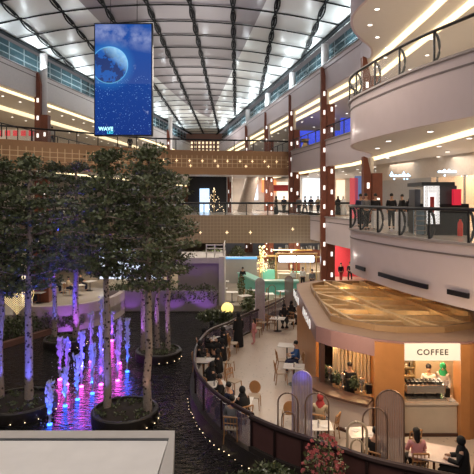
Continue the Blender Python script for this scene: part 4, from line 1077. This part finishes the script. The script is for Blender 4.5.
for i,(x,y,_) in enumerate(ff): person(G(x,y+16,0)+Vector((0,2,0)), R(170), ['person in dark clothes behind the teal counter on its left','person in white near the snack stand on its left','person in white at the snack stand, right of the other','person in grey right of the snack stand'][i], 'stand', 'shirt', ['black','white','white','grey'][i], 'black', 'hair')
for i,(x,y,rx,rz,m_) in enumerate([(250,303,.35,.55,LEAF2),(262,307,.3,.5,LEAF),(241,296,.3,.8,LEAF2),(272,272,.5,.9,LEAF)]):
    bush(G(x,y,0), (rx,rx,rz), 220, ['yellowish plant left of the far slim arch','small green plant at the foot of the far slim arch','upright plant near the partition wall','green plant behind the teal counter'][i], .16, m_, None, 'potted_fern')
for i,(x,y) in enumerate([(252,268),(268,266),(284,267),(298,268),(318,268)]):
    g = G(x,y+14,0); t = thing('gold_frame', 'slim gold framed stall '+['left of','behind','to the left rear of','right of','far right of'][i]+' the teal counter', 'stall', g, 0, 'gold stalls')
    for a_ in (-.7,.7): MB().tube([(a_,0,0),(a_,0,2.3)], .04, 6).build('post', GOLD, t)
    MB().box((-.8,-.05,2.2),(.8,.05,2.35)).build('top_bar', GOLD, t); MB().box((-.65,-.1,0),(.65,.3,.95)).build('stall_counter', [CREAM, TEAL, CREAM, TEAL, CREAM][i], t)
# left raised cafe
rc = [(50,287),(64,283),(78,285),(90,281),(40,292)]
for i,(x,y) in enumerate(rc):
    g = G(x,y,1.3); g.z = .55; dup(proto_t, g, R(20*i), ['round cornered pale table on the raised left cafe','pale table on the raised cafe behind the purple trunk','pale table on the raised cafe between trunks','farthest pale table on the raised cafe','nearest pale table on the raised cafe by the heart light'][i], 'raised cafe tables')
    person(g+Vector((-.75,0,0)), R(-90), ['person in white top seated at the raised left cafe','person in grey seated behind the purple trunk','person in tan seated on the raised cafe between trunks','person in black seated at the back of the raised cafe','person in white seated by the heart light'][i], 'sit', 'shirt', ['white','grey','tan','black','white'][i], 'navy', 'hair')
    dup(ps['slat'], g+Vector((-.75,-.05,0)), R(-90), 'chair at the '+['round cornered raised table','table behind the purple trunk','table between trunks','farthest raised table','raised table by the heart light'][i], 'raised cafe chairs')
for i,x in enumerate((118,128,138)):
    bush(P(x,301.7,37), (.8,.5,.8), 420, ['pale flowering plant behind the violet wall on the left','pale flowering plant in the middle behind the violet wall','pale flowering plant behind the violet wall on the right'][i], .14, LEAF2, None, 'flowering_shrub', (WHITEF, 90, .12))

t = thing('brown_bar', 'long brown bar with white and red goods beyond the snack stand', 'bar', (6,60,0)); o = (6,60,0)
MB().box((4.9,60,0),(11.8,60.6,1.5)).build('body', WOOD, t, o)
mb = MB(); rnd = random.Random(21)
for k in range(40): x = rnd.uniform(5.0,11.6); mb.box((x,60.1,1.5),(x+.12,60.3,1.5+rnd.uniform(.2,.6)))
mb.build('goods', CL['white'], t, o)['kind'] = 'stuff'
# ------------------------------------------------------------------ upper floor beyond lower footbridge
def facade(x0, x1, Y, z0, z1, m, label, nm='storefront', d=.3):
    return tag(MB().box((x0,Y,z0),(x1,Y+d,z1)).build(nm, m), label, 'shop front')
a = P(188,176,58); b = P(229,214,58)
facade(a.x, b.x, 58, L1, 10.4, mat('black_curtain', (.015,.015,.018), .6, var=.3), 'black draped shop front behind the lower footbridge')
t = thing('display_lamp', 'warm sparkling display standing before the black shop front', 'display', P(214,212,54)); mb = MB(); rnd = random.Random(8)
for k in range(60): u = rnd.random(); mb.ball((rnd.uniform(-1,1)*(1-u)*1.2, rnd.uniform(-.2,.2), u*2.6), .05, 4)
mb.build('bulbs', mat('warm_bulb', (1,.8,.5), emit=(1,.78,.5), es=1.6, var=0), t)['kind'] = 'stuff'
MB().tube([(0,0,0),(0,0,2.6)], .05, 6).build('stem', GOLD, t)
tag(MB().box((-4.3,57.6,L1),(-3.2,57.7,8.8)).build('lit_screen', mat('bluewhite', (.6,.8,1), emit=(.5,.72,1), es=1.5, var=0)), 'small bluish lit screen left of the sparkling display', 'screen')
t = thing('slanted_column', 'grey slanting column leaning right behind the lower footbridge', 'column', P(244,213,58.5)); a = P(244,213,58.5); b = P(253,176,58.5)
MB().tube([(0,0,0), b-a], [.85,.75], 20).build('shaft', mat('grey_stone', (.30,.24,.20), .6, var=.25, vs=5), t, smooth=True)
column(229.5, 56, L1, 10.4, 9.5, 'slim orange brown pillar with light blocks beside the black shop front', zs=10.3, w1=.22, w2=.2)
SH = [((258,300),(.75,.62,.5),'bright beige shop beyond the lower footbridge'),((300,336),(.78,.78,.8),'bright white shop right of the brown pillars beyond the footbridge'),((197,229),(.3,.2,.15),'dim shop')]
a = P(232,176,66); b = P(345,176,66)
struct(MB().box((a.x,66,L1),(b.x+2,66.3,10.4)).build('wall_rear', mat('rear_shop_wall', (.75,.66,.58), .5, var=.3, vs=.8)))
wins = [(262,276,180,192,(1,.35,.12),'orange lit shop window beyond the lower footbridge, left'),(277,290,182,200,(1,.9,.75),'cream lit shop window between brown pillars'),(303,320,178,205,(.85,.93,1),'white lit shop window right of the pillars'),(246,258,184,200,(.75,.85,1),'pale blue shop window beside the slanting column'),(337,345,180,205,(1,.8,.6),'narrow warm shop window at the right end beyond the footbridge')]
for i,(x0,x1,y0,y1,c,lab) in enumerate(wins):
    a = P(x0,y0,65.5); b = P(x1,y1,65.5); o_ = MB().box((a.x,65.5,b.z),(b.x,65.9,a.z)).build('shop_window', mat('shopwin%d'%i, c, emit=c, es=.9, var=0)); tag(o_, lab, 'shop window')
t = thing('shop_sign', 'white lettered shop sign on red ground seen beyond the lower footbridge', 'sign', P(283,188,65)); 
MB().box((-2.2,0,-.4),(2.2,.1,.4)).build('board', CL['red'], t)
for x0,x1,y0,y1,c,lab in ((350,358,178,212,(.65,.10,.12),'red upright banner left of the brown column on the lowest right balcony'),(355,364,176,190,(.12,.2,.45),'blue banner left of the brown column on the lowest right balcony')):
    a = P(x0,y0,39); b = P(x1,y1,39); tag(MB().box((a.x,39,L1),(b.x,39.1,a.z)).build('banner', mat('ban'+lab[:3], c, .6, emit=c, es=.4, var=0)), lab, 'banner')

# shop fronts on the lowest right balcony
t = thing('storefront', 'beige shop front with two glowing signs on the lowest right balcony', 'shop front', (12.4,34,L1)); o = (12.4,34,L1)
SF = [(11.0,39.5),(12.2,34.5),(13.6,28.7),(16.5,18),(18,12)]
MB().strip(SF, 9.0, 10.3, .3).build('header', mat('shop_header', (.60,.52,.46), .5), t, o)
MB().strip(offset(SF, -3.2), L1, 10.3, .2).build('rear_wall', mat('shop_beige', (.72,.55,.42), .6, var=.1), t, o)
MB().strip(offset(SF,.1)[:4], L1+.1, 9.0, .02).build('shop_glass', GLASS, t, o)
for p, d in sub(SF, 2.6): MB().box((p.x-.05,p.y-.05,L1),(p.x+.05,p.y+.05,9)).build('mullion', SIL, t, o)
p, d = at_len(SF, arclen(SF), 2.2)
MB().strip(offset([(11.3,38.2),(12.2,34.5),(12.8,32.5)], .25), L1, 9.0, .05).build('grey_panel', mat('grey_panel', (.40,.38,.37), .5), t, o)
def squig(cx_, cy_, s, seed, width):
    mb = MB(); pos = P(cx_, cy_, 30.5 if cx_ > 420 else 34.0); yy = pos.y; r_ = random.Random(seed); x = -width/2
    d = Vector((.22,-.97,0)).normalized() if False else Vector((.97,-.24,0)).normalized()
    pts = []
    while x < width/2:
        h_ = r_.choice((.06,.28,.12,.2,.04)); pts += [(x, 0), (x+.1, h_), (x+.2, 0)]; x += .26
    mb.tube([pos+d*a+Vector((0,-.25,b)) for a, b in pts], .06, 6)
    mb.tube([pos+d*(-width/2)+Vector((0,-.25,0)), pos+d*(width/2)+Vector((0,-.25,0))], .06, 6)
    for q in (-.3,.2,.35): mb.ball(pos+d*q*width+Vector((0,-.25,-.22)), .06, 6)
    return mb
t1 = thing('shop_sign', 'smaller bluish white glowing script sign left on the lowest right balcony', 'sign', P(398,178,34)); squig(399,176,1,3,1.3).build('lettering', mat('sign_cool', (.8,.9,1), emit=(.35,.70,1), es=2.2, var=0), t1, P(398,178,34))
t2 = thing('shop_sign', 'larger bluish white glowing script sign near the right edge on the lowest right balcony', 'sign', P(451,174,30.5)); squig(453,172,1,5,1.9).build('lettering', MATS['sign_cool'], t2, P(451,174,30.5))
# kiosk of accessories on the balcony
t = thing('accessory_stand', 'black market stand with a white patterned lit panel on the lowest right balcony', 'stand', P(445,235,21)); o = P(445,235,21); o.z = L1; t.location = o
a = P(424.6,186,20.6); b = P(439.5,224,20.6)
MB().box((a.x,20.6,b.z),(b.x,20.7,a.z)).build('lit_panel', mat('ornament_panel', (.8,.8,.8), emit=(1,.97,.95), es=.9, var=0), t, o)
mb = MB(); rnd = random.Random(2); w_ = b.x-a.x; h_ = a.z-b.z
for i in range(4):
    for j in range(11):
        if 1 <= i <= 2 and 3 <= j <= 8: continue
        cx_ = a.x+w_*(i+.5)/4; cz_ = b.z+h_*(j+.5)/11; mb.tube([(cx_+.05*math.cos(q), 20.58, cz_+.055*math.sin(q)) for q in [k*1.047 for k in range(6)]], .012, 4, close=True)
mb.build('ornament', BLACK, t, o)
MB().box((a.x+w_*.36,20.55,b.z+h_*.3),(a.x+w_*.62,20.6,b.z+h_*.72)).build('poster', CL['red'], t, o)
MB().box((a.x-.05,20.7,L1),(9.6,22.4,7.4)).build('counter', BLACK, t, o); MB().box((a.x-.1,20.65,8.15),(9.0,22.4,8.3)).build('roof', DARKFR, t, o)
MB().box((8.3,20.7,7.4),(9.1,22.3,8.15)).build('cabinet', mat('dark_cab', (.06,.06,.07), .4), t, o)
MB().box((8.85,20.4,7.35),(9.15,20.6,8.0)).build('red_box', mat('red_glow', (.7,.02,.06), emit=(.8,.02,.06), es=.4, var=0), t, o)
MB().box((a.x-.3,20.9,7.1),(a.x-.06,21.6,8.0)).build('side_cabinet', MATS['dark_cab'], t, o)
mb = MB()
for k in range(5): mb.box((7.25,20.3,6.3+k*.2),(7.7,20.5,6.33+k*.2))
for x in (7.25,7.67): mb.box((x,20.3,L1),(x+.03,20.5,7.2))
t = thing('display_shelf', 'bluish glass display shelf beside the stand on the lowest right balcony', 'shelf', (7.35,20.4,L1)); mb.build('shelves', SIL, t, (7.35,20.4,L1)); MB().box((7.25,20.52,L1+.05),(7.7,20.55,7.2)).build('back_glass', mat('bluish', (.35,.5,.62), .2, alpha=.7), t, (7.35,20.4,L1))
for x, lab in ((401,'pale pedestal behind the balcony railing, left one'),(377,'pale litter bin behind the railing near the man in a black shirt')):
    g = P(x, 230, 22.5 if x > 390 else 24.6); o_ = MB().box((-.22,-.22,0),(.22,.22,.85)).build('pedestal', CL['white'], None, bevel=.02); o_.location = (g.x, g.y, L1+.06); tag(o_, lab, 'pedestal')
o_ = MB().lathe([(.1,0),(.1,.5),(.04,.6),(.04,.65)], (0,0,0), 14).build('fire_extinguisher', mat('red_ext', (.6,.03,.02), .3), None, smooth=True); o_.location = (8.75,19.6,L1+.05); tag(o_, 'red cylinder on the floor before the black stand', 'extinguisher')
def up(px, Y, rz, label, kind='stand', z=L1+.01, **k): person(((px-237)*Y/F, Y, z), R(rz), label, kind, **k)
S = 'shoppers'
up(375.5,24.8,180,'person in black shirt with pale print leaning near the balcony railing', outfit='shirt', top='black', legs='navy', head='hair')
up(391.5,25,170,'person in black standing right of the man with the printed shirt', outfit='shirt', top='black', legs='black', head='hair')
up(402,29,100,'person in dark clothes walking before the grey shop panel', 'walk', outfit='shirt', top='black', legs='black', head='hair')
up(411,26.5,150,'person in black robe and headscarf on the right balcony, left of the stand')
up(366,24.5,200,'person bending in dark clothes left of the printed shirt man', outfit='shirt', top='grey', legs='black', head='hair')
up(360.5,27,170,'person in dark shirt by the left end of the curved railing', outfit='shirt', top='navy', legs='black', head='hair')
up(343.5,46.5,180,'person in white robe at the right end of the lower footbridge', top='white', headc='white')
up(338,47,160,'person in black at the right end of the lower footbridge', top='black')
for i,(x, lab) in enumerate(((311,'person in dark shirt on the lower footbridge near the tall brown column'),(305,'person in black on the lower footbridge before the white window'),(299,'person in grey on the lower footbridge'),(284,'person in navy on the lower footbridge between pillars'),(276,'person in black robe on the lower footbridge left of a pillar'),(318,'person in tan right next to the tall column on the lower footbridge'))):
    up(x,47.5+.3*(i%2),90*(i%3),lab,'walk' if i%2 else 'stand', outfit='robe' if i == 4 else 'shirt', top=['navy','black','grey','navy','black','tan'][i], legs='black', head='scarf' if i==4 else 'hair')
for i,(x, lab) in enumerate(((52,'person on the copper footbridge beside the left brown column'),(130,'person on the copper footbridge right below the hanging screen'),(40,'person in tan on the copper footbridge at the left'))):
    Yb = 44 if x < 60 else 50.5
    up(x,Yb+1.4,180,lab, z=L2+.01, outfit='shirt', top=['white','black','tan'][i], legs='navy', head='hair')
t = thing('potted_arrangement', 'tall brown vase of dried stems at the right end of the copper footbridge', 'vase', ((308-237)*50.5/F,52.6,L2))
MB().lathe([(.3,0),(.42,.6),(.2,1.1),(.5,1.5)], (0,0,0), 16).build('vase', GOLD, t, smooth=True)

# ================================================================== LIGHT
UP = (.84,.94,1.0)
for y in (28,36,44,52,60,68,78,90):
    area((wl(y)+.6, y, 19.2), (R(180), R(-35), 0), .5, 5, 230, UP)
    area((wr(y)-.6, y, 19.2), (R(180), R(35), 0), .5, 5, 230, UP)
    for q in (.12,.25,.4,.6,.75,.88):
        x = wl(y)+(wr(y)-wl(y))*q; point((x, y+1.5, zc(x, y+1.5)-.9), 15 if q in (.4,.6) else 26, (.86,.95,1), .12)
for y in (30,55,78): area(((wl(y)+wr(y))/2, y, 14.5), (R(180),0,0), 8, 8, 800, (1,.92,.86))  # unseen upward lamps added as bounce light to brighten the ceiling
# balcony interiors
for y in (17,23,29,36,44,54):
    for z in (L2-2.25, L3-2.25):
        area((12.0 if y < 33 else wr(y)+4, y, z), (0,0,0), 2.5, 3, 95, (1,.88,.72))
for y in (32,42,52,64,78):
    for z in (L2-2.25, L3-2.25): area((wl(y)-5, y, z), (0,0,0), 3, 4, 170, (1,.85,.62))
for x, y in ((14.5,33),(15.5,28),(16,22)): area((x, y, 10.1), (0,0,0), 1.5, 2, 190, (1,.76,.5))
# behind the lower bridge
for x, y in ((-12,60),(0,60),(4,57),(8,60),(12,57),(-4,75)): area((x, y, 10.2), (0,0,0), 3, 2, 330, (1,.90,.78))
# ground floor under the bridge
for x, y in ((-10,50),(-1,50),(4,46),(8,47),(2,58),(10,55)): area((x, y, 3.5), (0,0,0), 3, 2, 300, (1,.86,.68))
area((1,36,9), (0,0,0), 5, 3, 260, (1,.85,.68))
area((-11,37,3.4), (0,0,0), 3, 3, 60, (1,.82,.6))
point((5.35,24.2,10.9), 5, (1,.92,.8), .05); point((5.5,24.0,4.9), 2.5, (1,.92,.8), .05)
# over the terrace and kiosk
area((4.5,21,14.5), (0,0,0), 7, 8, 420, (1,.80,.62))  # added atrium fill without any fixture, like the next two
area((-6,14,17), (0,0,0), 10, 8, 500, (1,.88,.78))
area((-2,36,17), (R(-20),0,0), 14, 5, 900, (1,.86,.72))
area((-4,4,12), (R(62),0,0), 14, 5, 480, (1,.88,.8))   # light from the galleries behind the camera
point((2.9,15.3,3.3), 150, (1,.78,.55), .2); point((6.2,14.0,3.6), 150, (1,.72,.42), .3); point((8.3,15.0,2.6), 14, (1,.6,.3), .2)  # unseen lamps added to brighten the bar, coffee counter and orange front wall
point((3.6,11.8,1.9), 12, (1,.7,.35), .1)
for x, y in ((-7.5,34.2),(-4.5,34.2),(-2.2,34.2)): spot((x, y, -.2), (x, 35.4, 1.5), 26, 110, (.45,.12,1), .1)
spot((-2.9,33.8,-.2), (-2.8,36,2.2), 60, 70, (.45,.2,1), .1)
spot((-9.5,28.9,-.2), (-10,30.3,.8), 120, 110, (.5,.15,1), .1)
w = bpy.data.worlds.new('World'); bpy.context.scene.world = w; w.use_nodes = True
w.node_tree.nodes['Background'].inputs[0].default_value = (.75,.70,.72,1); w.node_tree.nodes['Background'].inputs[1].default_value = .16

# ================================================================== CAMERA
cam = bpy.data.cameras.new('Camera'); co = bpy.data.objects.new('Camera', cam); C.objects.link(co)
co.location = (0,0,EYE); co.rotation_euler = (R(90),0,0); cam.sensor_width = 36; cam.lens = 36*F/474; cam.shift_y = -38/474; cam.clip_end = 300; cam.clip_start = .05
bpy.context.scene.camera = co
vs_ = bpy.context.scene.view_settings; vs_.view_transform = 'Standard'; vs_.look = 'None'; vs_.exposure = .08; vs_.gamma = 1
